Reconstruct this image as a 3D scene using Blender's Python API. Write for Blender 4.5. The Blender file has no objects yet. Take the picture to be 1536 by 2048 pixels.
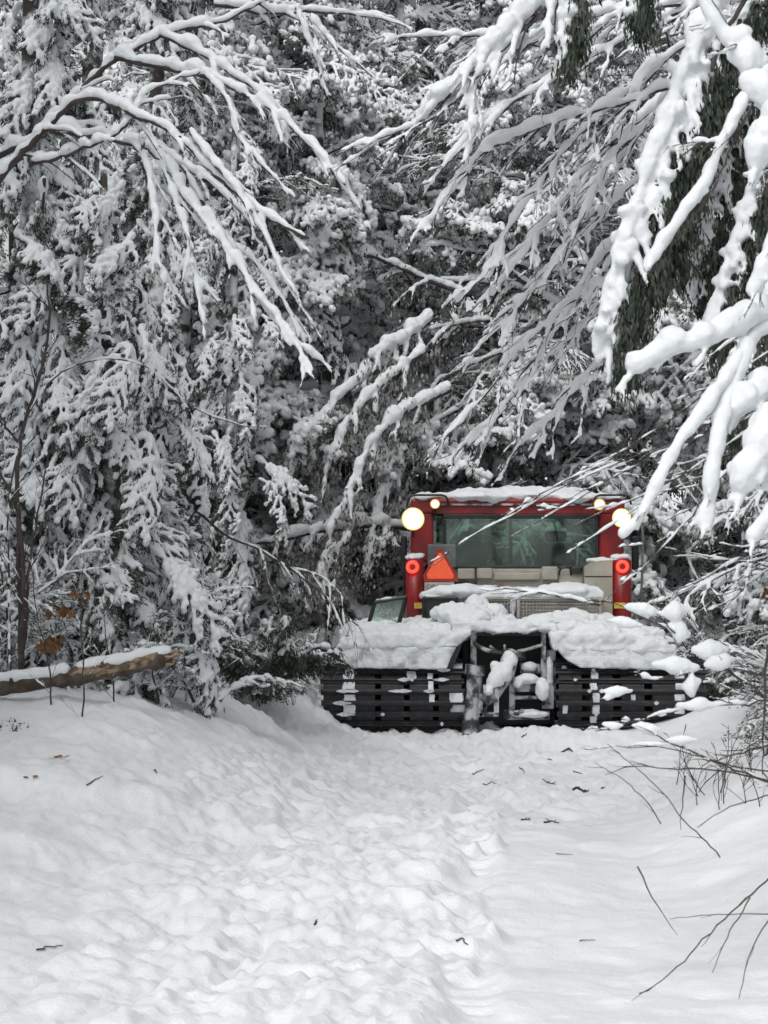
import bpy, bmesh, math, random
import numpy as np
from mathutils import Vector, Matrix
from math import radians as R, pi

C = bpy.context.scene.collection
# ------------------------------------------------------------------ camera, sky, sun, exposure
CAM_Z = 1.6
FPX = 4380.0
HOR = 1148.0
cam = bpy.data.cameras.new('camera')
cam_o = bpy.data.objects.new('camera', cam)
C.objects.link(cam_o)
cam_o.location = (0, 0, CAM_Z)
cam_o.rotation_euler = (R(90), 0, 0)
cam.sensor_fit = 'VERTICAL'
cam.sensor_height = 36.0
cam.sensor_width = 27.0
cam.lens = FPX / 2048 * 36.0
cam.shift_y = (HOR - 1024) / 2048
cam.clip_start = 0.1
cam.clip_end = 600
cam.dof.use_dof = True
cam.dof.focus_distance = 20.5
cam.dof.aperture_fstop = 11.0
bpy.context.scene.camera = cam_o

world = bpy.data.worlds.new('World')
bpy.context.scene.world = world
world.use_nodes = True
wn = world.node_tree
wn.nodes.clear()
SUN_EL, SUN_AZ = R(48), R(205)
sky = wn.nodes.new('ShaderNodeTexSky')
sky.sky_type = 'NISHITA'
sky.sun_disc = False
sky.sun_elevation = SUN_EL
sky.sun_rotation = SUN_AZ
sky.air_density = 1.0
sky.dust_density = 4.0
hsv = wn.nodes.new('ShaderNodeHueSaturation')      # overcast: the cloud layer takes nearly all the blue out
hsv.inputs['Saturation'].default_value = 0.10
bg = wn.nodes.new('ShaderNodeBackground')
bg.inputs['Strength'].default_value = 0.15
wo = wn.nodes.new('ShaderNodeOutputWorld')
wn.links.new(sky.outputs[0], hsv.inputs['Color'])
wn.links.new(hsv.outputs[0], bg.inputs['Color'])
wn.links.new(bg.outputs[0], wo.inputs['Surface'])

sl = bpy.data.lights.new('sun', 'SUN')
sl.energy = 0.8
sl.angle = R(35)
sl.color = (1.0, 0.99, 0.97)
so = bpy.data.objects.new('sun', sl)
C.objects.link(so)
so.rotation_euler = (R(90) - SUN_EL, 0, -SUN_AZ + pi)
sc = bpy.context.scene
sc.view_settings.view_transform = 'Standard'
sc.view_settings.look = 'None'
sc.view_settings.exposure = 0.14
sc.view_settings.gamma = 1.0
sc.render.engine = 'CYCLES'
sc.cycles.max_bounces = 8
sc.cycles.diffuse_bounces = 5
sc.cycles.transparent_max_bounces = 12

rng = np.random.default_rng(7)

# ------------------------------------------------------------------ helpers
def P(px, py, Y):
    """a point of the place: horizontal angle, height and distance Y"""
    return np.array([(px - 768) * Y / FPX, Y, CAM_Z - (py - HOR) * Y / FPX])

def _hash(ix, iy, iz):
    h = (ix * 374761393 + iy * 668265263 + iz * 2147483647 + 1442695041) & 0xffffffff
    h = ((h ^ (h >> 13)) * 1274126177) & 0xffffffff
    h = (h ^ (h >> 16)) & 0xffffffff
    return h / 4294967295.0

def vnoise(p):
    p = np.asarray(p, float)
    i = np.floor(p).astype(np.int64)
    f = p - i
    f = f * f * (3 - 2 * f)
    out = 0
    for dx in (0, 1):
        for dy in (0, 1):
            for dz in (0, 1):
                w = (f[:, 0] if dx else 1 - f[:, 0]) * (f[:, 1] if dy else 1 - f[:, 1]) * (f[:, 2] if dz else 1 - f[:, 2])
                out = out + w * _hash(i[:, 0] + dx, i[:, 1] + dy, i[:, 2] + dz)
    return out * 2 - 1

def fbm(p, octv=3):
    a, s, q = 1.0, 0, np.asarray(p, float)
    for k in range(octv):
        s = s + a * vnoise(q + 17.3 * k)
        q = q * 2.03
        a *= 0.5
    return s

def worley(x, y):
    """distance to the nearest jittered cell point (2D)"""
    ix, iy = np.floor(x).astype(np.int64), np.floor(y).astype(np.int64)
    best = np.full(x.shape, 9.0)
    for dx in (-1, 0, 1):
        for dy in (-1, 0, 1):
            jx, jy = ix + dx, iy + dy
            cx = jx + _hash(jx, jy, jx * 0 + 3)
            cy = jy + _hash(jx, jy, jx * 0 + 11)
            best = np.minimum(best, (x - cx) ** 2 + (y - cy) ** 2)
    return np.sqrt(best)

def sstep(a, b, x):
    t = np.clip((x - a) / (b - a), 0, 1)
    return t * t * (3 - 2 * t)

class MB:
    """collects faces in arrays and links them as ONE mesh object"""
    def __init__(self):
        self.v = []; self.f = []; self.n = 0
    def add(self, verts, faces, mat=0):
        verts = np.asarray(verts, float)
        for f in faces if isinstance(faces, list) else [faces]:
            f = np.asarray(f)
            if len(f):
                self.f.append((f + self.n, mat))
        self.v.append(verts)
        self.n += len(verts)
        return self
    def mesh(self, name, mats, smooth=False):
        me = bpy.data.meshes.new(name)
        v = np.concatenate(self.v) if self.v else np.zeros((0, 3))
        me.vertices.add(len(v))
        me.vertices.foreach_set('co', v.astype(np.float32).ravel())
        loops = np.concatenate([f.ravel() for f, m in self.f])
        tot = np.concatenate([np.full(len(f), f.shape[1]) for f, m in self.f])
        mi = np.concatenate([np.full(len(f), m) for f, m in self.f])
        start = np.concatenate([[0], np.cumsum(tot)[:-1]])
        me.loops.add(len(loops))
        me.loops.foreach_set('vertex_index', loops.astype(np.int32))
        me.polygons.add(len(tot))
        me.polygons.foreach_set('loop_start', start.astype(np.int32))
        me.polygons.foreach_set('loop_total', tot.astype(np.int32))
        me.polygons.foreach_set('material_index', mi.astype(np.int32))
        me.polygons.foreach_set('use_smooth', np.full(len(tot), smooth, dtype=bool))
        me.update(calc_edges=True)
        for m in (mats if isinstance(mats, (list, tuple)) else [mats]):
            me.materials.append(m)
        return me
    def build(self, name, mats, parent=None, smooth=False, loc=None):
        o = bpy.data.objects.new(name, self.mesh(name, mats, smooth))
        C.objects.link(o)
        if parent is not None:
            o.parent = parent
        if loc is not None:
            o.location = loc
        return o

def link(name, me, parent=None):
    o = bpy.data.objects.new(name, me)
    C.objects.link(o)
    if parent is not None: o.parent = parent
    return o

def tag(o, label=None, cat=None, group=None, kind=None):
    if label: o['label'] = label
    if cat: o['category'] = cat
    if group: o['group'] = group
    if kind: o['kind'] = kind
    return o

def empty(name, loc, label, cat, group=None, rz=0):
    o = bpy.data.objects.new(name, None)
    C.objects.link(o)
    o.location = loc
    o.rotation_euler = (0, 0, rz)
    o.empty_display_size = 0.2
    return tag(o, label, cat, group)

_ring = {}
def tube(mb, pts, rad, n=6, mat=0, off=None):
    pts = np.asarray(pts, float)
    if off is not None: pts = pts + off
    m = len(pts)
    rad = np.broadcast_to(np.asarray(rad, float), (m,))
    t = np.gradient(pts, axis=0)
    t /= np.linalg.norm(t, axis=1, keepdims=True) + 1e-9
    mt = t.mean(0)
    ref = np.array([0, 0, 1.0]) if abs(mt[2]) < 0.8 * np.linalg.norm(mt) + 1e-9 else np.array([0.3, 1.0, 0.0])
    a = np.cross(t, ref); a /= np.linalg.norm(a, axis=1, keepdims=True) + 1e-9
    b = np.cross(t, a)
    if n not in _ring:
        g = np.arange(n) * 2 * pi / n
        _ring[n] = (np.cos(g), np.sin(g))
    cs, sn = _ring[n]
    v = pts[:, None] + rad[:, None, None] * (a[:, None] * cs[None, :, None] + b[:, None] * sn[None, :, None])
    v = v.reshape(-1, 3)
    i = np.arange(m - 1)[:, None] * n
    j = np.arange(n)[None]
    k = (j + 1) % n
    q = np.stack([i + j, i + k, i + n + k, i + n + j], -1).reshape(-1, 4)
    # end caps: small cones
    c0 = pts[0] - t[0] * rad[0] * 0.6
    c1 = pts[-1] + t[-1] * rad[-1] * 0.6
    nv = len(v)
    v = np.concatenate([v, [c0, c1]])
    jj = np.arange(n); kk = (jj + 1) % n
    t0 = np.stack([np.full(n, nv), kk, jj], 1)
    base = (m - 1) * n
    t1 = np.stack([np.full(n, nv + 1), base + jj, base + kk], 1)
    mb.add(v, [q, t0, t1], mat)

def _ico(sub):
    bm = bmesh.new()
    bmesh.ops.create_icosphere(bm, subdivisions=sub, radius=1.0)
    v = np.array([x.co[:] for x in bm.verts])
    f = np.array([[x.index for x in fc.verts] for fc in bm.faces])
    bm.free()
    return v, f
ICO1, ICO2 = _ico(1), _ico(2)

def ball(mb, c, r, mat=0, ico=None, scale=(1, 1, 1)):
    v, f = ico or ICO2
    mb.add(v * np.asarray(scale) * r + np.asarray(c), f, mat)

def box(mb, lo, hi, mat=0, bev=0.0, rot=None):
    lo, hi2 = np.minimum(lo, hi).astype(float), np.maximum(lo, hi).astype(float)
    if bev <= 0:
        v = np.array([[x, y, z] for x in (lo[0], hi2[0]) for y in (lo[1], hi2[1]) for z in (lo[2], hi2[2])])
        f = np.array([[0, 1, 3, 2], [4, 6, 7, 5], [0, 4, 5, 1], [2, 3, 7, 6], [0, 2, 6, 4], [1, 5, 7, 3]])
        fs = [f]
    else:
        bm = bmesh.new()
        bmesh.ops.create_cube(bm, size=1.0)
        for x in bm.verts:
            x.co = Vector([(lo[k] + hi2[k]) / 2 + x.co[k] * (hi2[k] - lo[k]) for k in range(3)])
        bmesh.ops.bevel(bm, geom=bm.edges[:], offset=min(bev, 0.45 * min(hi2 - lo)), segments=2, affect='EDGES', profile=0.6)
        bm.verts.index_update()
        v = np.array([x.co[:] for x in bm.verts])
        q = [[x.index for x in fc.verts] for fc in bm.faces]
        fs = [np.array([x for x in q if len(x) == L]) for L in (3, 4) if any(len(x) == L for x in q)]
        bm.free()
    if rot is not None:
        c = (lo + hi2) / 2
        v = (v - c) @ np.array(rot).T + c
    mb.add(v, fs, mat)

def prism(mb, poly_xz, y0, y1, mat=0):
    """outline in x-z pulled from y0 to y1"""
    n = len(poly_xz)
    p = np.array(poly_xz, float)
    v = np.concatenate([np.stack([p[:, 0], np.full(n, y0), p[:, 1]], 1), np.stack([p[:, 0], np.full(n, y1), p[:, 1]], 1)])
    i = np.arange(n); k = (i + 1) % n
    mb.add(v, [np.stack([i, k, k + n, i + n], 1), i[None], (i[::-1] + n)[None]], mat)

def cyl(mb, a, b, r, n=16, mat=0, r2=None):
    a = np.asarray(a, float); b = np.asarray(b, float)
    r2 = r if r2 is None else r2
    d = (b - a) / np.linalg.norm(b - a)
    ref = np.array([0, 0, 1.0]) if abs(d[2]) < 0.8 else np.array([1.0, 0, 0])
    u = np.cross(d, ref); u /= np.linalg.norm(u); w = np.cross(d, u)
    g = np.arange(n) * 2 * pi / n
    ring = np.cos(g)[:, None] * u + np.sin(g)[:, None] * w
    v = np.concatenate([a + ring * r, b + ring * r2])
    i = np.arange(n); k = (i + 1) % n
    mb.add(v, [np.stack([i, k, k + n, i + n], 1), i[::-1][None], (i + n)[None]], mat)

def remesh(mb, voxel, name, mats, noise=0.0, freq=12.0, smooth_it=1, parent=None, noise2=0.0, decimate=None, raw_mesh=False, sag=None):
    """fuse overlapping closed shells into one lumpy skin of snow"""
    me = mb.mesh('tmp', mats)
    o = bpy.data.objects.new('tmp', me)
    C.objects.link(o)
    m = o.modifiers.new('r', 'REMESH'); m.mode = 'VOXEL'; m.voxel_size = voxel; m.use_smooth_shade = True
    if smooth_it:
        s = o.modifiers.new('s', 'SMOOTH'); s.factor = 0.6; s.iterations = smooth_it
    if decimate:
        d = o.modifiers.new('d', 'DECIMATE'); d.ratio = decimate
    dg = bpy.context.evaluated_depsgraph_get()
    out = bpy.data.meshes.new_from_object(o.evaluated_get(dg))
    bpy.data.objects.remove(o); bpy.data.meshes.remove(me)
    out.name = name
    n = len(out.vertices)
    if noise and n:
        co = np.empty(n * 3, np.float32); out.vertices.foreach_get('co', co); co = co.reshape(-1, 3).astype(float)
        no = np.empty(n * 3, np.float32); out.vertices.foreach_get('normal', no); no = no.reshape(-1, 3)
        d = noise * fbm(co * freq, 2)
        if noise2: d = d + noise2 * vnoise(co * freq * 5)
        co = co + no * d[:, None]
        out.vertices.foreach_set('co', co.astype(np.float32).ravel())
        out.update()
    out.polygons.foreach_set('use_smooth', np.full(len(out.polygons), True))
    if not out.materials:
        for mm in (mats if isinstance(mats, (list, tuple)) else [mats]): out.materials.append(mm)
    if raw_mesh: return out
    return link(name, out, parent)

# ------------------------------------------------------------------ materials
def mat(name, col, rough=0.7, metal=0.0, var=0.0, scale=20.0, bump=0.0, bscale=60.0, spec=0.5, col2=None, lo=0.4, hi=0.6, coords='Object', detail=4, emis=None, es=0.0):
    m = bpy.data.materials.new(name); m.use_nodes = True
    nt = m.node_tree; b = nt.nodes['Principled BSDF']
    b.inputs['Base Color'].default_value = (*col, 1)
    b.inputs['Roughness'].default_value = rough
    b.inputs['Metallic'].default_value = metal
    b.inputs['Specular IOR Level'].default_value = spec
    tc = nt.nodes.new('ShaderNodeTexCoord')
    if var or col2:
        nz = nt.nodes.new('ShaderNodeTexNoise'); nz.inputs['Scale'].default_value = scale; nz.inputs['Detail'].default_value = detail
        nt.links.new(tc.outputs[coords], nz.inputs['Vector'])
        cr = nt.nodes.new('ShaderNodeValToRGB')
        c2 = col2 or tuple(min(1, c * (1 + var)) for c in col)
        c1 = col if col2 else tuple(c * (1 - var) for c in col)
        cr.color_ramp.elements[0].position = lo; cr.color_ramp.elements[0].color = (*c1, 1)
        cr.color_ramp.elements[1].position = hi; cr.color_ramp.elements[1].color = (*c2, 1)
        nt.links.new(nz.outputs[0], cr.inputs[0])
        nt.links.new(cr.outputs[0], b.inputs['Base Color'])
    if bump:
        n2 = nt.nodes.new('ShaderNodeTexNoise'); n2.inputs['Scale'].default_value = bscale; n2.inputs['Detail'].default_value = 5
        nt.links.new(tc.outputs[coords], n2.inputs['Vector'])
        bp = nt.nodes.new('ShaderNodeBump'); bp.inputs['Strength'].default_value = bump; bp.inputs['Distance'].default_value = 0.01
        nt.links.new(n2.outputs[0], bp.inputs['Height'])
        nt.links.new(bp.outputs[0], b.inputs['Normal'])
    if emis:
        b.inputs['Emission Color'].default_value = (*emis, 1)
        b.inputs['Emission Strength'].default_value = es
    return m

SNOW = mat('snow', (0.70, 0.725, 0.74), 0.75, bump=0.35, bscale=45, spec=0.2)  # darker than the ground snow: canopy shade put into the tree snow's colour
GSNOW = mat('ground_snow', (0.72, 0.74, 0.755), 0.75, bump=0.6, bscale=48, spec=0.2, col2=(0.78, 0.795, 0.81), scale=1.2, lo=0.35, hi=0.65)
CAKED = mat('caked_snow', (0.36, 0.38, 0.40), 0.8, col2=(0.70, 0.73, 0.75), scale=7, lo=0.33, hi=0.52, bump=0.8, bscale=40, spec=0.2, detail=7)
ICED = mat('iced_metal', (0.03, 0.032, 0.035), 0.55, col2=(0.42, 0.44, 0.46), scale=9, lo=0.42, hi=0.56, bump=0.7, bscale=40, detail=7)
BARK = mat('bark', (0.030, 0.027, 0.025), 0.9, col2=(0.075, 0.07, 0.065), scale=14, bump=0.6, bscale=50)
PBARK = mat('snow_plastered_bark', (0.05, 0.045, 0.04), 0.9, col2=(0.60, 0.62, 0.63), scale=6, lo=.44, hi=.56, bump=0.7, bscale=30, detail=6)
BARKL = mat('grey_bark', (0.09, 0.085, 0.078), 0.9, col2=(0.16, 0.15, 0.14), scale=8, bump=0.6, bscale=40)
TWIG = mat('twig_bark', (0.05, 0.04, 0.036), 0.85, var=0.3, scale=10)
LEAF = mat('dark_leaf', (0.05, 0.051, 0.042), 0.8, col2=(0.30, 0.30, 0.28), scale=9, spec=0.15)
NEEDLE = mat('needles', (0.026, 0.038, 0.028), 0.8, col2=(0.085, 0.10, 0.08), scale=9, spec=0.15)
BLACK = mat('black_rubber', (0.012, 0.012, 0.014), 0.6, col2=(0.035, 0.037, 0.04), scale=12, lo=0.5, hi=0.75, bump=0.5, bscale=30, detail=6)
BLACKP = mat('black_paint', (0.012, 0.012, 0.013), 0.45, var=0.3, scale=8)
RED = mat('red_paint', (0.27, 0.010, 0.011), 0.38, col2=(0.17, 0.009, 0.009), scale=4, bump=0.05)
BEIGE = mat('beige_paint', (0.37, 0.345, 0.29), 0.55, col2=(0.29, 0.275, 0.235), scale=5, bump=0.1)
ORANGE = mat('orange_reflector', (0.95, 0.12, 0.035), 0.5, var=0.05, scale=30)
REDB = mat('red_reflector_border', (0.30, 0.016, 0.010), 0.4, var=0.1, scale=30)
YELLOW = mat('yellow_reflector', (0.55, 0.38, 0.06), 0.5, var=0.15, scale=40)
PLATE = mat('white_plate', (0.42, 0.41, 0.38), 0.5, var=0.1, scale=20)
INK = mat('black_ink', (0.03, 0.03, 0.03), 0.6, var=0.1)
REDINK = mat('red_ink', (0.20, 0.03, 0.025), 0.6, var=0.1)
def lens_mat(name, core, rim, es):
    # a lamp's hot spot, its glow painted on the lens as a fading warm rim
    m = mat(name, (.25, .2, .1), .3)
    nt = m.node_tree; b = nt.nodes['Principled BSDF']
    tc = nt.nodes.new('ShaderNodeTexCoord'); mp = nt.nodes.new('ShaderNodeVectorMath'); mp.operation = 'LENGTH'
    at_ = nt.nodes.new('ShaderNodeAttribute'); at_.attribute_name = 'halo'
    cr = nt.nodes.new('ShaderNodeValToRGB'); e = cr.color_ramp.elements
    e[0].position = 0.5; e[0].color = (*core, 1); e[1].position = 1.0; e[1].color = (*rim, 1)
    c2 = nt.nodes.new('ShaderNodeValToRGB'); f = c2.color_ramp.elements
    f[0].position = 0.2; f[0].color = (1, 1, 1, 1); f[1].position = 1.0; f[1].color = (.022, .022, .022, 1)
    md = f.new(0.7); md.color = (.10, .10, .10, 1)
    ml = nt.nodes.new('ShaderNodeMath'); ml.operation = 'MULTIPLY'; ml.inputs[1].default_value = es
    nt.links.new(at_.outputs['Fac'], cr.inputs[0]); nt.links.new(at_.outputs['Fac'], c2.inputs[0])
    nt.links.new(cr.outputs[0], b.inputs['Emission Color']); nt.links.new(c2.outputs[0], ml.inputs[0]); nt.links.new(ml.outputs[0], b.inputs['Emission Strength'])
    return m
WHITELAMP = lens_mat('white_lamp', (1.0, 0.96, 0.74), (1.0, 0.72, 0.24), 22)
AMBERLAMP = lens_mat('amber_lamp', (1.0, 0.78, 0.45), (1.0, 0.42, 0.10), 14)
REDLAMP = mat('red_lamp', (0.8, 0.05, 0.03), 0.4, emis=(1.0, 0.035, 0.02), es=2.6)
ORLEAF = mat('russet_leaf', (0.16, 0.075, 0.032), 0.8, col2=(0.25, 0.13, 0.06), scale=12)
SEAT = mat('seat_fabric', (0.03, 0.032, 0.035), 0.9, var=0.2)

glass = bpy.data.materials.new('tinted_glass'); glass.use_nodes = True
nt = glass.node_tree; nt.nodes.clear()
tr = nt.nodes.new('ShaderNodeBsdfTransparent'); tr.inputs[0].default_value = (0.70, 0.80, 0.76, 1)
gl = nt.nodes.new('ShaderNodeBsdfGlossy'); gl.inputs['Roughness'].default_value = 0.04
gl.inputs[0].default_value = (0.8, 0.9, 0.86, 1)
fr = nt.nodes.new('ShaderNodeFresnel'); fr.inputs[0].default_value = 2.3
mx = nt.nodes.new('ShaderNodeMixShader'); ou = nt.nodes.new('ShaderNodeOutputMaterial')
nt.links.new(fr.outputs[0], mx.inputs[0]); nt.links.new(tr.outputs[0], mx.inputs[1]); nt.links.new(gl.outputs[0], mx.inputs[2])
nt.links.new(mx.outputs[0], ou.inputs[0])

# ------------------------------------------------------------------ ground
def gh(x, y, rough=True):
    x = np.asarray(x, float); y = np.asarray(y, float)
    z = (0.56 + 0.16 * sstep(-1.2, -2.4, x)) * sstep(-0.15, -1.9, x) * sstep(10.5, 15.6, y)
    z = z + 0.16 * sstep(-0.9, -2.4, x) * sstep(7, 10, y) * (1 - sstep(11, 14, y))
    z = z + 0.40 * sstep(1.25, 2.7, x) * sstep(6.5, 9.5, y) * (1 - 0.8 * sstep(14, 18, y))
    # ploughed heaps
    for (cx, cy, sx, sy, h) in ((1.45, 20.75, .62, .38, .24), (2.3, 20.6, .6, .3, .05), (-1.30, 18.6, .38, .5, .18),
                                (-0.15, 20.6, .5, .5, .08), (0.1, 21.0, .8, .3, -.06), (2.5, 21.0, .8, .3, -.06), (-1.0, 22.3, .5, .9, .30), (-.95, 20.9, .35, .6, .12), (3.6, 21.6, .7, .8, .3), (-1.9, 12.6, .9, .35, .10), (-2.0, 11.2, .9, .3, .06),
                                (-0.9, 10.2, .5, .3, .07), (2.6, 13.2, .6, .9, .16), (1.3, 20.0, 2.0, 1.2, -.05)):
        z = z + h * np.exp(-((x - cx) / sx) ** 2 - ((y - cy) / sy) ** 2)
    z = z + 5.0 * sstep(29, 75, y) + 3.0 * sstep(4, 22, np.abs(x))
    far = sstep(45, 60, y)
    p = np.stack([x, y, x * 0], -1).reshape(-1, 3)
    # edge of the broken snow
    edge = 0.30 + 0.10 * np.sin(y * 2.1) + 0.05 * np.sin(y * 7.3) + 0.055 * (y - 8) + 0.45 * sstep(12.5, 16, y)
    churn = (1 - sstep(-0.03, 0.05, x - edge))
    churn = np.maximum(churn, 0.75 * sstep(13.0, 15.5, y) * (1 - sstep(1.9, 2.6, x)))
    z = z + 0.045 * churn * (1 - sstep(12, 16, y)) * sstep(6, 8, y)
    if rough:
        z = z + (0.07 * fbm(p * 0.55, 2)).reshape(x.shape) * (1 - far)
        n1 = fbm(p * 2.3, 3).reshape(x.shape)
        left = sstep(-0.9, -1.5, x)
        cz = churn * (1 - 0.55 * left)
        px, py = x.reshape(-1), y.reshape(-1)
        w1 = worley(px * 3.3 + 0.6 * n1.reshape(-1), py * 1.5).reshape(x.shape)
        w2 = worley(px * 7.3 + n1.reshape(-1), py * 3.0).reshape(x.shape)
        w3 = worley(px * 17 + n1.reshape(-1), py * 7).reshape(x.shape)
        z = z + cz * (0.070 * (0.55 - w1) + 0.058 * (0.5 - w2) + 0.034 * (0.5 - w3) + 0.030 * n1)
        z = z + (1 - cz) * (0.026 * n1 + 0.02 * (0.5 - w1))
        z = z + 0.004 * fbm(p * 14, 2).reshape(x.shape)
        # tread rut running from the vehicle towards the camera
        c = 0.62 + 0.05 * (y - 14)
        z = z - 0.045 * np.exp(-((x - c) / 0.13) ** 2) * sstep(9, 11, y) * (1 - sstep(19, 20.5, y)) * (0.6 + 0.4 * np.sin(y * 11))
        for (c0, sl_, wd, dp) in ((0.27, .045, .10, .05), (-0.62, .02, .10, .05)):
            c = c0 + sl_ * (y - 8) + .04 * np.sin(y * 1.7 + c0)
            cl = 0.62 + 0.38 * np.clip(2 * np.sin(y * 2 * pi / .21 + x * 3 + 2.5 * n1), -1, 1)
            dd = np.exp(-((x - c) / wd) ** 4)
            z = z - dp * dd * cl * (0.55 + 0.45 * n1) * sstep(7, 8, y) * (1 - sstep(19.5, 21, y)) + .5 * dp * np.exp(-((np.abs(x - c) - wd * 1.5) / (wd * .5)) ** 2) * (.6 + .6 * n1)
    return z

def axis(core0, core1, step0, step1, out0, out1, g=1.18):
    a = [core0]; s = step0
    n = 0
    while a[-1] < core1:
        t = (a[-1] - core0) / (core1 - core0)
        a.append(a[-1] + step0 + (step1 - step0) * t)
    while a[-1] < out1:
        step1 *= g; a.append(a[-1] + step1)
    b = [core0]; s = step0
    while b[-1] > out0:
        s *= g; b.append(b[-1] - s)
    return np.array(b[:0:-1] + a)
gx = axis(-3.6, 3.9, 0.018, 0.018, -200, 200)
gy = axis(7.2, 22.0, 0.018, 0.045, -60, 300)
X, Y = np.meshgrid(gx, gy)
Z = gh(X, Y)
nx, ny = len(gx), len(gy)
mb = MB()
ii = (np.arange(ny - 1)[:, None] * nx + np.arange(nx - 1)[None]).reshape(-1)
mb.add(np.stack([X, Y, Z], -1).reshape(-1, 3), np.stack([ii, ii + 1, ii + nx + 1, ii + nx], 1))
g = mb.build('ground', GSNOW, smooth=True)
tag(g, 'trampled white snow covering the forest track', kind='structure')

def G(x, y):
    return float(gh(np.array([[x]]), np.array([[y]]))[0, 0])

# ------------------------------------------------------------------ growth of branches
UP = np.array([0, 0, 1.0])
def grow(p, d, L, n, grav, wob, r):
    pts = [np.array(p, float)]; d = np.array(d, float); d /= np.linalg.norm(d)
    st = L / n
    for k in range(n):
        d = d + np.array([0, 0, -grav]) * st + r.normal(0, wob, 3)
        d /= np.linalg.norm(d)
        pts.append(pts[-1] + d * st)
    return np.array(pts)

def resample(pts, n):
    pts = np.asarray(pts, float)
    s = np.concatenate([[0], np.cumsum(np.linalg.norm(np.diff(pts, axis=0), axis=1))])
    t = np.linspace(0, s[-1], n)
    # Catmull-ish smoothing: interpolate then average
    q = np.stack([np.interp(t, s, pts[:, k]) for k in range(3)], 1)
    for _ in range(2):
        q[1:-1] = 0.25 * q[:-2] + 0.5 * q[1:-1] + 0.25 * q[2:]
    return q, s[-1]

def side_twigs(pts, n, len0, ang, grav, wob, r, t0=0.12, bias=None, nseg=6, taper=0.6):
    out = []
    m = len(pts)
    for k in range(n):
        t = t0 + (1 - t0) * (k + r.random()) / n
        f = t * (m - 1); i = min(int(f), m - 2); a = f - i
        p = pts[i] * (1 - a) + pts[i + 1] * a
        d = pts[i + 1] - pts[i]; d /= np.linalg.norm(d) + 1e-9
        s = np.cross(d, UP); 
        if np.linalg.norm(s) < 0.2: s = np.array([1.0, 0, 0])
        s /= np.linalg.norm(s)
        s = s * (1 if (k % 2) else -1)
        th = ang * r.uniform(0.7, 1.3)
        dd = d * math.cos(th) + s * math.sin(th) + UP * r.normal(0.0, 0.15)
        if bias is not None: dd = dd + np.asarray(bias)
        L = len0 * (1 - taper * t) * r.uniform(0.6, 1.25)
        out.append(grow(p, dd, L, nseg, grav, wob, r))
    return out

def snow_on(mb, pts, r0, r, taper_end=0.55, lift=0.7, n=7, gap=0.0, lump=0.35):
    """a ridge of snow lying on a branch: an uneven tube raised over the wood"""
    m = len(pts)
    k = max(m * 2, 6)
    q, L = resample(pts, k)
    t = np.linspace(0, 1, k)
    rad = r0 * (1 - (1 - taper_end) * t) * (1 + lump * np.convolve(r.normal(0, 1, k), [.3, .5, .3], 'same'))
    rad = np.clip(rad, r0 * 0.3, r0 * 2)
    rad[0] *= 0.6; rad[-1] *= 0.7
    d = np.gradient(q, axis=0); d /= np.linalg.norm(d, axis=1, keepdims=True) + 1e-9
    steep = np.abs(d[:, 2])
    rad = rad * (1 - 0.25 * steep)
    q = q + UP * (rad * lift)[:, None]
    tube(mb, q, rad, n)

def leaves(mb, pts_list, n, L, W, r, mat=0, down=0.9, spread=0.05, fold=True):
    """small pointed leaves hanging beneath twigs"""
    if n <= 0: return
    segs = np.concatenate([np.stack([p[:-1], p[1:]], 1) for p in pts_list])
    ln = np.linalg.norm(segs[:, 1] - segs[:, 0], axis=1)
    idx = r.choice(len(segs), n, p=ln / ln.sum())
    a = r.random((n, 1))
    c = segs[idx, 0] * (1 - a) + segs[idx, 1] * a + r.normal(0, spread, (n, 3)) * [1, 1, 0.6]
    c[:, 2] -= abs(r.normal(0, spread, n))
    dr = segs[idx, 1] - segs[idx, 0]; dr /= np.linalg.norm(dr, axis=1, keepdims=True) + 1e-9
    d = dr * 0.5 + r.normal(0, 0.45, (n, 3)); d[:, 2] -= down
    d /= np.linalg.norm(d, axis=1, keepdims=True)
    s = np.cross(d, r.normal(0, 1, (n, 3))); s /= np.linalg.norm(s, axis=1, keepdims=True) + 1e-9
    nn = np.cross(d, s)
    Ls = (L * r.uniform(0.6, 1.3, n))[:, None]; Ws = (W * r.uniform(0.7, 1.3, n))[:, None]
    v0 = c; v2 = c + d * Ls
    v1 = c + d * Ls * 0.45 + s * Ws + nn * Ws * 0.4
    v3 = c + d * Ls * 0.45 - s * Ws + nn * Ws * 0.4
    v = np.stack([v0, v1, v2, v3], 1).reshape(-1, 3)
    i = np.arange(n)[:, None] * 4
    f = np.concatenate([i + [0, 1, 2], i + [0, 2, 3]])
    mb.add(v, f, mat)

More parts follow.
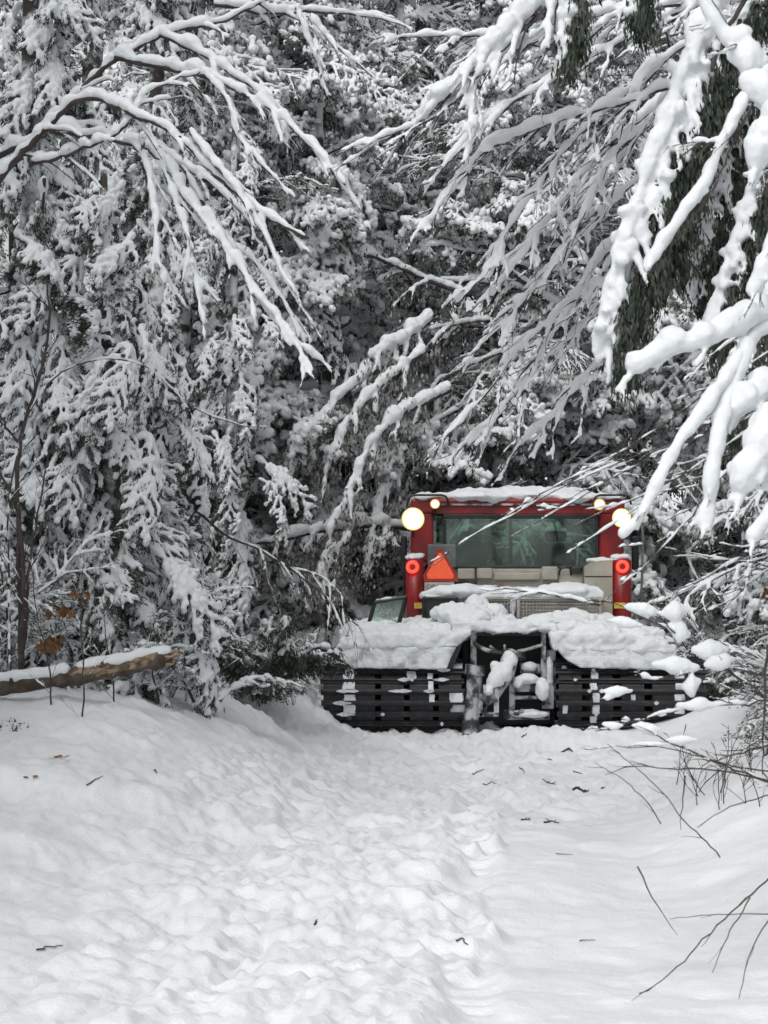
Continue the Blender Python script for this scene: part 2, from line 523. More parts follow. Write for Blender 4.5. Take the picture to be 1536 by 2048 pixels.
def bough(kind, L, seed, voxel=0.0145):
    """(wood+leaf mesh, snow mesh) of one bough growing along +x"""
    r = np.random.default_rng(seed)
    w, s = MB(), MB()
    if kind == 'leafy':
        limb = grow((0, 0, 0), (1, 0, 0.35), L, 12, 0.55, 0.07, r)
        l1 = side_twigs(limb, int(7 * L), 0.42 * L, 0.9, 0.9, 0.10, r)
        l2 = sum([side_twigs(p, 5, 0.32, 0.9, 1.6, 0.16, r, nseg=4) for p in l1], [])
        tube(w, limb, np.linspace(0.026, 0.007, len(limb)), 6)
        for p in l1: tube(w, p, np.linspace(0.008, 0.003, len(p)), 4)
        for p in l2: tube(w, p, np.linspace(0.004, 0.002, len(p)), 3)
        snow_on(s, limb, 0.060, r, lift=.9)
        for p in l1: snow_on(s, p, 0.037, r, n=6, lift=.8)
        for p in l2:
            if r.random() < 0.95: snow_on(s, p, 0.031, r, n=5)
            for _ in range(4):
                if r.random() < 0.85:
                    q = p[r.integers(1, len(p))]
                    rr = r.uniform(0.028, 0.070)
                    q = q + r.normal(0, .03, 3)
                    ball(s, q + [0, 0, rr * 0.3], rr, ico=ICO1, scale=(r.uniform(.8, 1.2), r.uniform(.8, 1.2), r.uniform(0.8, 1.5)))
        leaves(w, l1 + l2, int(430 * L), 0.075, 0.018, r, 1, spread=0.05, down=1.3)
    elif kind == 'hemlock':
        limb = grow((0, 0, 0), (1, 0, 0.05), L, 12, 1.15, 0.05, r)
        l1 = side_twigs(limb, int(10 * L), 0.40 * L, 0.85, 2.4, 0.10, r)
        l2 = sum([side_twigs(p, 4, 0.20, 0.7, 4.0, 0.14, r, nseg=4) for p in l1], [])
        tube(w, limb, np.linspace(0.022, 0.006, len(limb)), 6)
        for p in l1: tube(w, p, np.linspace(0.006, 0.002, len(p)), 4)
        snow_on(s, limb, 0.05, r, lump=0.5)
        for p in l1: snow_on(s, p, 0.047, r, n=6, lump=0.5)
        for p in l2:
            if r.random() < 0.9: snow_on(s, p, 0.035, r, n=5, lump=0.5)
            if r.random() < 0.8:
                q = p[r.integers(1, len(p))]; rr = r.uniform(0.022, 0.05)
                ball(s, q + [0, 0, 0.01], rr, ico=ICO1, scale=(r.uniform(.7, 1.1), r.uniform(.7, 1.1), r.uniform(1.1, 2.0)))
        leaves(w, l1 + l2, int(1300 * L), 0.055, 0.007, r, 2, down=1.5, spread=0.035)
    elif kind == 'bare':
        limb = grow((0, 0, 0), (1, 0, 0.55), L, 14, 0.55, 0.06, r)
        l1 = side_twigs(limb, int(7 * L), 0.45 * L, 0.7, 0.7, 0.11, r)
        l2 = sum([side_twigs(p, 4, 0.35, 0.6, 0.9, 0.12, r, nseg=4) for p in l1], [])
        tube(w, limb, np.linspace(0.022, 0.005, len(limb)), 6)
        for p in l1: tube(w, p, np.linspace(0.008, 0.003, len(p)), 4)
        for p in l2: tube(w, p, np.linspace(0.004, 0.0018, len(p)), 3)
        snow_on(s, limb, 0.042, r, lift=.9)
        for p in l1: snow_on(s, p, 0.027, r, n=6, lift=.9)
        for p in l2: snow_on(s, p, 0.017, r, n=5, lift=.9)
        leaves(w, l2, int(120 * L), 0.06, 0.018, r, 1, spread=0.03)
    wm = w.mesh('bough', [TWIG, LEAF, NEEDLE])
    sm = remesh(s, voxel, 'bough_snow', SNOW, noise=0.006, freq=22, smooth_it=1, raw_mesh=True)
    return wm, sm

LIB = {'leafy': [bough('leafy', L, 100 + k) for k, L in enumerate((1.9, 2.2, 1.6, 2.4, 1.3))],
       'hemlock': [bough('hemlock', L, 200 + k) for k, L in enumerate((1.1, 1.4, 0.9, 1.6))],
       'bare': [bough('bare', L, 300 + k) for k, L in enumerate((2.2, 1.7))]}
for k, v in LIB.items():
    print(k, [(len(a.polygons), len(b.polygons)) for a, b in v])

def place_bough(kind, i, parent, loc, az, tilt, roll, s):
    wm, sm = LIB[kind][i % len(LIB[kind])]
    o = link('bough', wm, parent)
    o.matrix_local = Matrix.Translation(loc) @ Matrix.Rotation(az, 4, 'Z') @ Matrix.Rotation(tilt, 4, 'Y') @ Matrix.Rotation(roll, 4, 'X') @ Matrix.Diagonal((s, s, s, 1))
    c = link('snow', sm, o)
    return o

def tree(x, y, H, kinds, nb, label, name, group, seed, lo=0.4, lean=(0, 0), rt=0.14, crown=1.0, face=None, trunk_mat=None, tiltr=(-0.35, 0.55)):
    r = np.random.default_rng(seed)
    gz = G(x, y) - 0.15
    root = empty(name, (x, y, gz), label, 'tree', group)
    n = 12
    tp = np.array([[lean[0] * (t ** 1.3) * H + 0.06 * math.sin(3 * t + seed), lean[1] * t * H + 0.06 * math.cos(2.5 * t + seed), t * H] for t in np.linspace(0, 1, n)])
    w = MB(); tube(w, tp, np.linspace(rt, rt * 0.25, n), 12)
    w.build('trunk', trunk_mat or PBARK, root, smooth=True)
    for k in range(nb):
        t = lo / H + (1 - lo / H) * (k + r.random()) / nb
        f = t * (n - 1); i = min(int(f), n - 2); a = f - i
        p = tp[i] * (1 - a) + tp[i + 1] * a
        if face is not None and r.random() < 0.8:
            az = r.normal(face, 0.95)
        else:
            az = r.uniform(-pi, pi)
        s = crown * r.uniform(0.75, 1.2) * (1.05 - 0.45 * t)
        kd = kinds[r.integers(len(kinds))]
        place_bough(kd, r.integers(10), root, p + r.normal(0, .15, 3), az, r.uniform(*tiltr), r.normal(0, 0.5), s)
    return root
#==PART2==
# ------------------------------------------------------------------ the forest
FWD = -pi / 2       # boughs that reach towards the track
rows = [  # x, y, H, kinds, boughs, lean
    (-1.6, 28.0, 11.0, ['leafy', 'leafy', 'bare'], 74, (0.04, -0.02), 'snow loaded leafy tree between the left hemlocks and the vehicle'),
    (0.6, 28.4, 10.5, ['leafy', 'bare', 'hemlock'], 80, (-0.05, -0.03), 'snow loaded leafy tree rising just left of the vehicle cab'),
    (2.5, 28.8, 11.5, ['leafy', 'bare', 'leafy'], 70, (-0.07, 0), 'snow loaded tree behind the left half of the cab roof'),
    (4.3, 28.2, 10.0, ['leafy', 'bare'], 66, (-0.05, 0), 'snowy tree directly behind the right lamp of the vehicle'),
    (6.2, 27.6, 10.5, ['leafy', 'hemlock'], 60, (-0.05, 0), 'snowy tree behind the right foreground boughs'),
    (-3.6, 27.0, 11.0, ['hemlock', 'leafy'], 70, (0.02, 0), 'tall snowy tree behind the left hemlocks'),
    (-0.4, 31.5, 12.5, ['leafy', 'bare'], 76, (0.02, 0), 'dense dark leaved snowy tree at the middle of the forest wall'),
    (1.7, 32.0, 12.5, ['leafy', 'bare'], 76, (-0.03, 0), 'dense dark leaved snowy tree right of the middle one'),
    (3.8, 32.5, 12.0, ['leafy', 'bare'], 64, (0, 0), 'snowy tree in the second row behind the cab roof'),
    (-2.8, 31.8, 12.0, ['leafy', 'bare'], 60, (0.03, 0), 'snowy tree in the second row left of the middle'),
    (5.9, 32.0, 12.0, ['leafy'], 54, (0, 0), 'snowy tree in the second row near the right edge'),
    (-5.2, 31.0, 12.0, ['leafy', 'hemlock'], 48, (0, 0), 'snowy tree in the second row near the left edge'),
    (0.2, 36.5, 13.5, ['leafy'], 50, (0, 0), 'far snowy tree showing through the middle gap of the forest'),
    (3.0, 37.5, 13.5, ['leafy'], 48, (0, 0), 'far snowy tree showing high above the cab roof'),
    (-3.0, 37.0, 13.0, ['leafy'], 46, (0, 0), 'far snowy tree showing above the left hemlocks'),
    (5.6, 37.0, 13.0, ['leafy'], 42, (0, 0), 'far snowy tree showing behind the right boughs'),
    (-5.6, 37.5, 11.0, ['leafy', 'hemlock'], 36, (0, 0), 'far snowy tree at the pale gap in the top left corner'),
    (-1.2, 43.5, 15.0, ['leafy'], 40, (0, 0), 'farthest snowy tree left of the middle of the forest'),
    (1.6, 44.0, 15.0, ['leafy'], 40, (0, 0), 'farthest snowy tree at the middle of the forest'),
    (4.4, 44.5, 15.0, ['leafy'], 36, (0, 0), 'farthest snowy tree above the right lamp'),
    (7.2, 43.0, 15.0, ['leafy'], 34, (0, 0), 'farthest snowy tree toward the right edge'),
    (-4.2, 44.0, 15.0, ['leafy'], 34, (0, 0), 'farthest snowy tree above the left hemlocks'),
    (1.4, 26.9, 8.0, ['bare', 'leafy'], 34, (-.02, 0), 'nearer snowy tree with long bare boughs left of the cab roof'),
    (-0.7, 25.9, 7.5, ['leafy', 'hemlock', 'leafy'], 62, (0, -.02), 'nearer bushy snowy tree directly left of the cab'),
    (-1.6, 27.0, 9.5, ['leafy', 'leafy', 'bare'], 60, (0.01, -.02), 'nearer snowy tree above the bowed sapling'),
    (2.2, 27.4, 8.5, ['leafy', 'bare'], 52, (0, -.02), 'nearer snowy tree right above the middle of the cab roof'),
    (-2.4, 25.6, 9.0, ['bare', 'leafy', 'leafy'], 46, (.03, 0), 'nearer snowy tree between the bowed sapling and the forest wall'),
]
for k, (x, y, H, kinds, nb, lean, label) in enumerate(rows):
    tree(x, y, H, kinds, nb, label, 'snowy_tree', 'snowy trees of the forest wall', 500 + k, lean=lean, crown=1.0 if y < 30 else 1.15,
         face=FWD if y < 40 else None, rt=0.13)
# hemlocks on the left bank
hem = [
    (-2.75, 17.2, 11.0, 92, (0.01, 0), 'drooping snowy hemlock above the broken log'),
    (-1.95, 19.6, 11.2, 84, (-0.01, 0), 'drooping snowy hemlock beyond the log end with ragged right edge'),
    (-3.9, 19.5, 12.0, 66, (0, 0), 'snowy hemlock behind the dark forked sapling'),
    (-3.2, 22.8, 9.5, 60, (0.01, 0), 'tall snowy hemlock behind the left pair'),
    (-1.75, 23.6, 6.0, 40, (0.03, 0), 'shorter snowy hemlock in the shade left of the tracks'),
    (-2.15, 17.3, 4.2, 46, (0.0, 0), 'low bushy snowy hemlock right behind the log end'),
    (-1.85, 18.8, 3.2, 36, (0.0, 0), 'lowest snowy hemlock at the ragged edge of the left bank'),
]
for k, (x, y, H, nb, lean, label) in enumerate(hem):
    tree(x, y, H, ['hemlock'], nb, label, 'hemlock_tree', 'hemlocks on the left bank', 600 + k, lean=lean, crown=0.72, face=FWD, rt=0.11, lo=0.3, tiltr=(0.2, 0.8))
# right side
rt = [
    (4.6, 19.6, 11.5, ['bare', 'hemlock', 'leafy'], 76, (-0.03, 0), 'snowy tree standing beyond the right track'),
    (3.9, 15.0, 11.0, ['bare', 'hemlock'], 56, (-0.02, 0), 'snowy tree at the right edge with long pale boughs'),
    (4.9, 24.0, 9.0, ['leafy', 'bare'], 64, (-0.05, 0), 'snowy tree close behind the right side of the vehicle'),
]
for k, (x, y, H, kinds, nb, lean, label) in enumerate(rt):
    tree(x, y, H, kinds, nb, label, 'snowy_tree', 'snowy trees right of the track', 700 + k, lean=lean, crown=0.8, rt=0.11, lo=0.3, face=-2.6)
# unseen trees added beside the track to block low sky light
r = np.random.default_rng(88)
k = 0
for (x, y) in [(-4.8, 12.6), (-5.8, 8.0), (-6.4, 3.0), (6.6, 3.0), (6.2, 9.0),
               (-7.2, 15.0), (7.4, 17.5), (-7.0, 21.5), (8.0, 22.5), (-7.5, 26.5), (8.6, 28)]:
    az = math.atan2(4 - y, -x) if abs(y) < 12 else (0 if x < 0 else pi)
    tree(x, y, r.uniform(11, 13), ['leafy', 'hemlock', 'leafy'], 44, 'snow laden tree added out of view to block low sky light', 'snowy_tree', 'unseen trees added to block low sky light', 800 + k, crown=1.35, face=az, rt=0.14, lo=.8)
    k += 1
# snow bowed brush under the trees
def brush(x, y, n, s, label, group, seed, kinds=('bare',)):
    r = np.random.default_rng(seed)
    root = empty('snowy_brush', (x, y, G(x, y) - .05), label, 'brush', group)
    for k in range(n):
        place_bough(kinds[r.integers(len(kinds))], r.integers(10), root, (r.normal(0, .18), r.normal(0, .15), 0), r.uniform(-pi, pi), r.uniform(-1.35, -.75), r.normal(0, .5), s * r.uniform(.7, 1.2))
for k, (x, y, n, s, label) in enumerate([
    (-2.55, 16.9, 10, .55, 'snow bowed brush behind the middle of the log'), (-1.75, 17.3, 10, .5, 'snow bowed brush behind the broken end of the log'), (-3.1, 16.4, 8, .55, 'snow bowed brush behind the left end of the log'),
    (-1.2, 20.6, 8, .45, 'snow bowed brush just beyond the heap left of the tracks'),
    (3.45, 17.4, 10, .36, 'snow bowed brush right of the right track'), (3.0, 14.6, 10, .42, 'snow bowed brush beside the fine bare brush'), (3.9, 19.8, 10, .6, 'snow bowed brush behind the low snow balls at the right edge'),
    (2.75, 12.4, 8, .34, 'snow bowed brush nearest the camera at the right edge'), (3.4, 22.6, 9, .6, 'snow bowed brush beyond the right fender'),
    (2.75, 10.8, 9, .26, 'snow bowed brush on the bank below the near pillows'), (3.0, 16.2, 9, .24, 'low snow bowed brush just off the outer end of the right track')]):
    brush(x, y, n, s, label, 'snow bowed brush under the trees', 850 + k, ('bare',) if x > 0 else ('bare', 'hemlock', 'bare'))
# ------------------------------------------------------------------ single boughs, saplings and twigs that stand out
def ground_at(px, py):
    """where the line of sight of that direction meets the snow"""
    lo, hi = 6.0, 60.0
    ys = np.linspace(lo, hi, 1200)
    pts = np.array([P(px, py, y) for y in ys])
    below = pts[:, 2] < gh(pts[:, 0], pts[:, 1])
    i = int(np.argmax(below))
    return pts[i]

def limb(root, path, rw, rs, seed, subs=0, slen=0.4, bias=None, sang=0.6, grav=1.0, sub2=2, srs=None, leaf=0, leafmat=2, leafL=0.05, leafW=0.008,
         vox=0.011, lift=0.95, lump=0.35, cauli=0, nz=None, soff=(0, 0, 0), name='limb', wmat=None, balls=(), woodend=0.3, srw=0.35, ldown=1.2, lspread=0.035, te=0.55, nres=None):
    r = np.random.default_rng(seed)
    pts = np.array([P(*p) for p in path])
    q, L = resample(pts, nres or max(12, len(pts) * 4))
    q[1:-1] += r.normal(0, min(.006, .6 * rw), (len(q) - 2, 3))
    w, s = MB(), MB()
    tube(w, q, np.linspace(rw, rw * woodend, len(q)), 7)
    if rs > 0: snow_on(s, q + np.asarray(soff), rs, r, n=8, lump=lump, lift=lift, taper_end=te)
    l1 = side_twigs(q, subs, slen, sang, grav, 0.08, r, bias=bias, taper=0.45) if subs else []
    l2 = sum([side_twigs(p, sub2, slen * 0.5, 0.6, grav * 1.4, 0.12, r, nseg=4, bias=bias) for p in l1], []) if sub2 else []
    srs = srs if srs is not None else rs * 0.6
    for p in l1:
        tube(w, p, np.linspace(rw * srw, rw * srw * 0.4, len(p)), 4)
        if srs > 0: snow_on(s, p + np.asarray(soff) * 0.6, srs, r, n=6, lump=lump, lift=lift)
    for p in l2:
        tube(w, p, np.linspace(rw * srw * 0.5, rw * srw * 0.25, len(p)), 3)
        if srs > 0: snow_on(s, p + np.asarray(soff) * 0.5, srs * 0.65, r, n=5, lump=lump, lift=lift)
    for _ in range(cauli):
        c = q[r.integers(1, len(q) - 1)] + np.asarray(soff) * r.uniform(.4, 1.2) + r.normal(0, rs * .42, 3)
        rr = r.uniform(.018, .045)
        ball(s, c, rr, ico=ICO1, scale=(1, 1, r.uniform(.7, 1.2)))
    for (bx, by, bY, rx, rz) in balls:
        c = P(bx, by, bY)
        k = bY / FPX
        ax = r.uniform(-.5, .5)
        for jj in np.linspace(-1, 1, 5):
            f_ = (1 - .55 * abs(jj) ** 1.5) * r.uniform(.8, 1.1)
            ball(s, c + np.array([jj * rx * .62, 0, (ax * jj + r.uniform(-.12, .12)) * rz * .6]) * k, 1.0, scale=(rx * k * .5, min(rx, rz) * .7 * k * f_, rz * k * f_ * .85))
    if leaf: leaves(w, ([q] if not l1 else []) + l1 + l2, leaf, leafL, leafW, r, leafmat, down=ldown, spread=lspread)
    rl = np.array(root.location) if root else np.zeros(3)
    o = w.build(name, [wmat or TWIG, LEAF, NEEDLE], root, smooth=True, loc=None)
    o.location = -rl
    if s.n:
        sn_ = remesh(s, vox, 'snow', SNOW, noise=nz or vox * 0.7, freq=16, smooth_it=2, parent=o, noise2=vox * .15)
        sn_['kind'] = 'stuff'
    return o

# tree whose bare limbs arch in from the left edge
t = empty('arching_tree', (-2.95, 13.8, G(-2.95, 13.8) - .1), 'snow coated bare tree whose thick limbs arch in from the left edge', 'tree')
w = MB(); tube(w, [(0, 0, 0), (-.1, 0, 1.5), (0.02, 0, 3.0), (.1, .1, 4.2), (0.05, .3, 5.6)], [.13, .12, .11, .09, .06], 12)
w.build('trunk', PBARK, t, smooth=True)
AL = [
    ([(-60, 420, 13.8), (40, 310, 13.7), (75, 275, 13.6), (110, 235, 13.6), (135, 205, 13.6), (195, 193, 13.5), (240, 215, 13.4), (290, 240, 13.3), (350, 262, 13.2), (400, 320, 13.2), (460, 375, 13.1), (530, 430, 13.0), (610, 475, 12.9)], .026, .046, 5),
    ([(-60, 330, 14.2), (60, 290, 14.1), (165, 180, 14.0), (190, 150, 14.0), (230, 115, 14.0), (290, 90, 14.1), (320, 68, 14.1), (440, 45, 14.2), (500, 18, 14.3), (560, -20, 14.4)], .024, .044, 3),
    ([(230, 115, 14.0), (330, 135, 13.9), (400, 150, 13.8), (470, 175, 13.7), (540, 215, 13.6), (600, 270, 13.5), (640, 310, 13.4), (690, 370, 13.3)], .02, .050, 7),
    ([(65, 325, 13.7), (130, 312, 13.6), (200, 285, 13.5), (255, 255, 13.4), (268, 215, 13.4), (300, 180, 13.4), (345, 160, 13.4), (400, 145, 13.4)], .014, .036, 2),
    ([(100, 262, 13.9), (200, 275, 13.8), (300, 292, 13.7), (360, 330, 13.6), (420, 360, 13.5), (480, 420, 13.4), (520, 455, 13.3)], .018, .046, 4),
    ([(400, 145, 13.8), (432, 165, 13.7), (458, 205, 13.6), (475, 275, 13.5), (505, 310, 13.4), (560, 360, 13.3)], .014, .036, 4),
    ([(280, 275, 13.6), (298, 340, 13.5), (310, 430, 13.4), (315, 510, 13.3), (330, 570, 13.3)], .012, .038, 3),
    ([(300, 300, 13.6), (350, 350, 13.5), (372, 400, 13.4), (425, 445, 13.3), (455, 500, 13.2), (495, 560, 13.1), (540, 620, 13.0), (585, 680, 12.9), (625, 745, 12.8)], .018, .050, 8),
    ([(320, 70, 14.1), (400, 105, 14.0), (455, 140, 13.9), (530, 190, 13.8), (570, 260, 13.7)], .016, .046, 4),
    ([(380, 260, 13.2), (430, 330, 13.1), (490, 400, 13.0), (530, 470, 13.0), (560, 540, 12.9), (600, 610, 12.9)], .014, .038, 5),
    ([(320, 320, 13.5), (350, 400, 13.4), (375, 480, 13.3), (390, 560, 13.3), (408, 650, 13.2)], .012, .038, 4),
    ([(430, 10, 14.4), (545, 28, 14.5), (620, 22, 14.6), (700, 28, 14.7), (790, 40, 14.8)], .014, .036, 2),
    ([(592, 15, 14.5), (612, 70, 14.5), (635, 125, 14.5)], .010, .036, 1),
    ([(622, 30, 14.5), (665, 88, 14.5), (715, 128, 14.5)], .010, .036, 2),
    ([(360, 330, 13.6), (440, 460, 13.5), (520, 540, 13.4), (570, 600, 13.3), (610, 690, 13.2)], .012, .034, 4),
]
for k, (path, rw, rs, ns) in enumerate(AL):
    limb(t, path, rw, rs * .9, 900 + k, subs=ns + 2, slen=0.42, bias=(0.35, 0, -0.5), sang=0.5, grav=1.2, srs=rs * 0.52, vox=0.010, leaf=30, leafmat=1, leafL=.04)

# limbs sagging in front of the forest wall, left of the cab
t = empty('bent_tree', (0.75, 26.6, G(0.75, 26.6) - .1), 'bent tree with heavy snow pillows along limbs sagging left of the cab', 'tree')
w = MB(); tube(w, [(0, 0, 0), (.05, 0, 1.2), (-0.1, 0, 2.4), (-.1, 0, 3.6), (-.1, 0, 4.6)], [.08, .07, .06, .05, .03], 12)
w.build('trunk', PBARK, t, smooth=True)
for k, (path, rs, sub) in enumerate([
    ([(830, 660, 25.2), (745, 742, 24.8), (682, 790, 24.6), (640, 845, 24.5), (605, 890, 24.4), (572, 970, 24.3)], .085, 9),
    ([(850, 700, 25.0), (762, 770, 24.6), (700, 835, 24.4), (672, 885, 24.3), (650, 950, 24.2)], .080, 9),
    ([(900, 780, 25.0), (800, 828, 24.6), (745, 880, 24.4), (712, 950, 24.2), (690, 1010, 24.1), (655, 1065, 24.0)], .088, 11),
    ([(860, 1060, 25.0), (740, 1050, 24.6), (650, 1062, 24.3), (580, 1075, 24.1), (520, 1090, 24.0), (440, 1072, 23.9)], .085, 9),
    ([(860, 640, 25.4), (800, 690, 25.0), (770, 700, 24.8), (740, 720, 24.7)], .12, 8),
    ([(820, 900, 25.2), (760, 990, 24.8), (745, 1060, 24.6), (735, 1130, 24.5)], .07, 12),
    ([(700, 1080, 24.2), (650, 1110, 24.0), (640, 1160, 23.9)], .07, 7)]):
    limb(t, path, .035, rs, 940 + k, subs=sub, slen=0.5, bias=(-0.2, 0, -0.8), grav=2.0, srs=.045, vox=0.018, leaf=650, leafmat=1, leafL=.065, leafW=.013, lspread=.09)

# leaning trunks in the middle of the wall
t = empty('tipped_tree', (3.6, 27.0, G(3.6, 27.0) - .1), 'tipped over tree with a fan of long slanting snowy limbs above the cab', 'tree')
w = MB(); tube(w, [(0, 0, 0), (-.1, 0, 1.0), (-0.4, 0, 2.2), (-.9, 0, 3.3), (-1.3, 0, 4.4)], [.08, .07, .06, .05, .03], 12)
w.build('trunk', PBARK, t, smooth=True)
for k, path in enumerate([
    [(1150, 560, 26.8), (1060, 540, 26.5), (960, 505, 26.2), (850, 490, 26.0)],
    [(1160, 620, 26.8), (1080, 590, 26.5), (980, 565, 26.2), (880, 560, 26.0)],
    [(1150, 660, 26.8), (1060, 640, 26.4), (960, 640, 26.2), (860, 660, 26.0)],
    [(1160, 700, 26.8), (1050, 690, 26.4), (960, 720, 26.2), (870, 765, 26.0)],
    [(1150, 640, 26.6), (1040, 560, 26.3), (960, 470, 26.1), (900, 400, 26.0)],
    [(930, 590, 26.0), (820, 545, 25.8), (740, 512, 25.6), (655, 440, 25.4)],
    [(1130, 780, 26.6), (1030, 770, 26.3), (930, 810, 26.1), (860, 850, 26.0)],
    [(1200, 560, 26.6), (1120, 480, 26.3), (1060, 430, 26.1), (980, 330, 26.0)],
    [(700, 640, 26.0), (620, 690, 25.8), (540, 700, 25.7), (430, 690, 25.6)],
    [(700, 560, 26.0), (600, 580, 25.8), (520, 560, 25.7), (430, 590, 25.6)],
    [(640, 780, 26.0), (560, 785, 25.8), (500, 800, 25.7), (430, 850, 25.6)]]):
    limb(t, path, .034, .062, 970 + k, subs=5, slen=0.7, bias=(-0.3, 0, -0.3), grav=1.2, srs=.04, vox=0.018, leaf=200, leafmat=1, leafL=.06, leafW=.014, lspread=.09)

# long pale boughs sweeping down from the upper right
t = empty('sweeping_beech', (3.1, 12.9, G(3.1, 12.9) - .1), 'bare tree sweeping long snow laden boughs down from the upper right', 'tree')
w = MB(); tube(w, [(0, 0, 0), (.05, 0, 1.5), (-.1, 0, 3.0), (-.4, 0, 4.6), (-.8, 0, 6.0)], [.12, .11, .1, .08, .06], 12)
w.build('trunk', PBARK, t, smooth=True)
RL = [
    ([(1150, -60, 12.2), (1105, 5, 12.1), (1060, 50, 12.0), (1005, 100, 11.9), (950, 160, 11.8)], .010, .075, 3, (-.05, 0, .02)),
    ([(1030, 80, 12.0), (960, 130, 11.9), (910, 175, 11.8), (865, 188, 11.8)], .006, .075, 1, (0, 0, -.02)),
    ([(1500, -20, 12.6), (1340, 30, 12.4), (1240, 85, 12.2), (1170, 120, 12.1), (1080, 172, 12.0), (1000, 220, 11.9), (935, 270, 11.8), (885, 340, 11.8)], .010, .045, 9, (0, 0, 0)),
    ([(1500, 120, 12.8), (1360, 170, 12.6), (1240, 210, 12.5), (1150, 230, 12.4), (1060, 262, 12.3), (960, 300, 12.2), (905, 370, 12.1), (860, 450, 12.1)], .010, .048, 10, (0, 0, 0)),
    ([(1480, 20, 12.9), (1330, 120, 12.7), (1200, 235, 12.6), (1120, 305, 12.5), (1060, 395, 12.4), (1005, 470, 12.4), (975, 560, 12.3)], .010, .048, 9, (0, 0, 0)),
    ([(1330, 200, 13.0), (1200, 300, 12.9), (1150, 370, 12.8), (1100, 440, 12.7), (1060, 490, 12.6), (1000, 570, 12.6)], .009, .046, 8, (0, 0, 0)),
    ([(1380, 280, 13.2), (1250, 380, 13.0), (1150, 480, 12.9), (1080, 560, 12.8), (1010, 640, 12.7), (950, 705, 12.7)], .009, .044, 9, (0, 0, 0)),
    ([(1350, 480, 13.2), (1230, 560, 13.1), (1130, 610, 13.0), (1035, 700, 12.9), (975, 790, 12.8), (900, 860, 12.8)], .009, .042, 9, (0, 0, 0)),
    ([(1300, 560, 13.4), (1180, 640, 13.2), (1090, 720, 13.1), (1010, 820, 13.0), (925, 895, 13.0)], .009, .040, 8, (0, 0, 0)),
    ([(1400, 150, 12.8), (1300, 250, 12.7), (1230, 300, 12.7), (1185, 400, 12.6), (1130, 500, 12.6), (1090, 560, 12.6)], .009, .046, 7, (0, 0, 0)),
    ([(960, 150, 11.9), (870, 240, 11.9), (800, 262, 12.0), (720, 300, 12.0)], .006, .034, 3, (0, 0, 0)),
    ([(1320, 420, 13.3), (1200, 510, 13.2), (1130, 630, 13.1), (1060, 750, 13.0), (985, 840, 13.0)], .009, .040, 8, (0, 0, 0)),
    ([(1300, 640, 13.5), (1200, 720, 13.4), (1120, 820, 13.3), (1040, 890, 13.3)], .009, .042, 8, (0, 0, 0)),
    ([(1360, 10, 12.4), (1250, 20, 12.3), (1150, 40, 12.2), (1060, 70, 12.2)], .009, .05, 6, (0, 0, 0)),
    ([(1100, 100, 12.2), (1010, 70, 12.2), (900, 75, 12.2), (810, 75, 12.2)], .006, .03, 2, (0, 0, 0)),
]
for k, (path, rw, rs, ns, so_) in enumerate(RL):
    limb(t, path, rw, rs * .92, 1000 + k, subs=ns + 3, slen=0.55, bias=(-0.35, 0, -0.4), sang=0.85, grav=0.9, srs=rs * 0.48, sub2=4, srw=0.7, vox=0.0115, soff=so_, lump=.45, leaf=0)

# hemlock hanging its dark green sprays at the upper right
t = empty('green_hemlock', (2.75, 11.6, G(2.75, 11.6) - .1), 'dark green hemlock hanging heavy curtains of needles at the upper right', 'tree')
w = MB(); tube(w, [(0, 0, 0), (.0, 0, 2.0), (-.05, 0, 4.0), (-.1, 0, 6.5)], [.13, .12, .1, .07], 12)
w.build('trunk', PBARK, t, smooth=True)
DL = [
    ([(1510, -30, 11.6), (1450, 60, 11.5), (1405, 180, 11.4), (1350, 330, 11.3), (1300, 470, 11.2), (1262, 600, 11.2), (1240, 715, 11.2)], .075, 40, (-.12, -.02, 0), 6500, .32),
    ([(1480, 40, 11.7), (1440, 200, 11.6), (1395, 330, 11.5), (1340, 480, 11.4), (1300, 560, 11.4)], .03, 26, (-.08, .05, 0), 4600, .30),
    ([(1165, -60, 11.3), (1150, 20, 11.3), (1145, 90, 11.3), (1140, 130, 11.3)], .02, 12, (-.07, 0, 0), 1000, .16),
    ([(1290, -60, 11.2), (1285, 0, 11.2), (1280, 50, 11.2)], .012, 9, (-.05, 0, 0), 900, .16),
    ([(1560, 120, 11.9), (1500, 230, 11.8), (1465, 360, 11.7), (1430, 480, 11.7), (1410, 590, 11.7)], .04, 24, (-.09, 0, 0), 3200, .26),
    ([(1560, 300, 11.5), (1520, 420, 11.5), (1480, 560, 11.4), (1440, 660, 11.4)], .035, 20, (-.09, 0, 0), 2400, .26),
    ([(1420, 380, 11.9), (1390, 460, 11.9), (1375, 540, 11.9)], .015, 10, (-.05, 0, 0), 1000, .18),
    ([(1560, 560, 11.2), (1500, 680, 11.2), (1480, 790, 11.2), (1470, 860, 11.2)], .04, 14, (-.06, 0, 0), 1500, .24),
    ([(1560, -40, 12.0), (1500, 20, 12.0), (1460, 80, 12.0)], .03, 12, (-.02, 0, 0), 1500, .24)]
for k, (path, rs, ns, so_, nl, sl_) in enumerate(DL):
    limb(t, path, .014, rs, 1040 + k, subs=ns, slen=sl_, bias=(0, 0, -0.9), sang=1.0, grav=4.5, srs=rs * 0.42, srw=0.35, vox=0.0115, soff=so_, lump=.3, cauli=int(rs * 1500), nz=.012, leaf=nl, leafL=.05, leafW=.006, lspread=.03, ldown=2.0, name='bough')

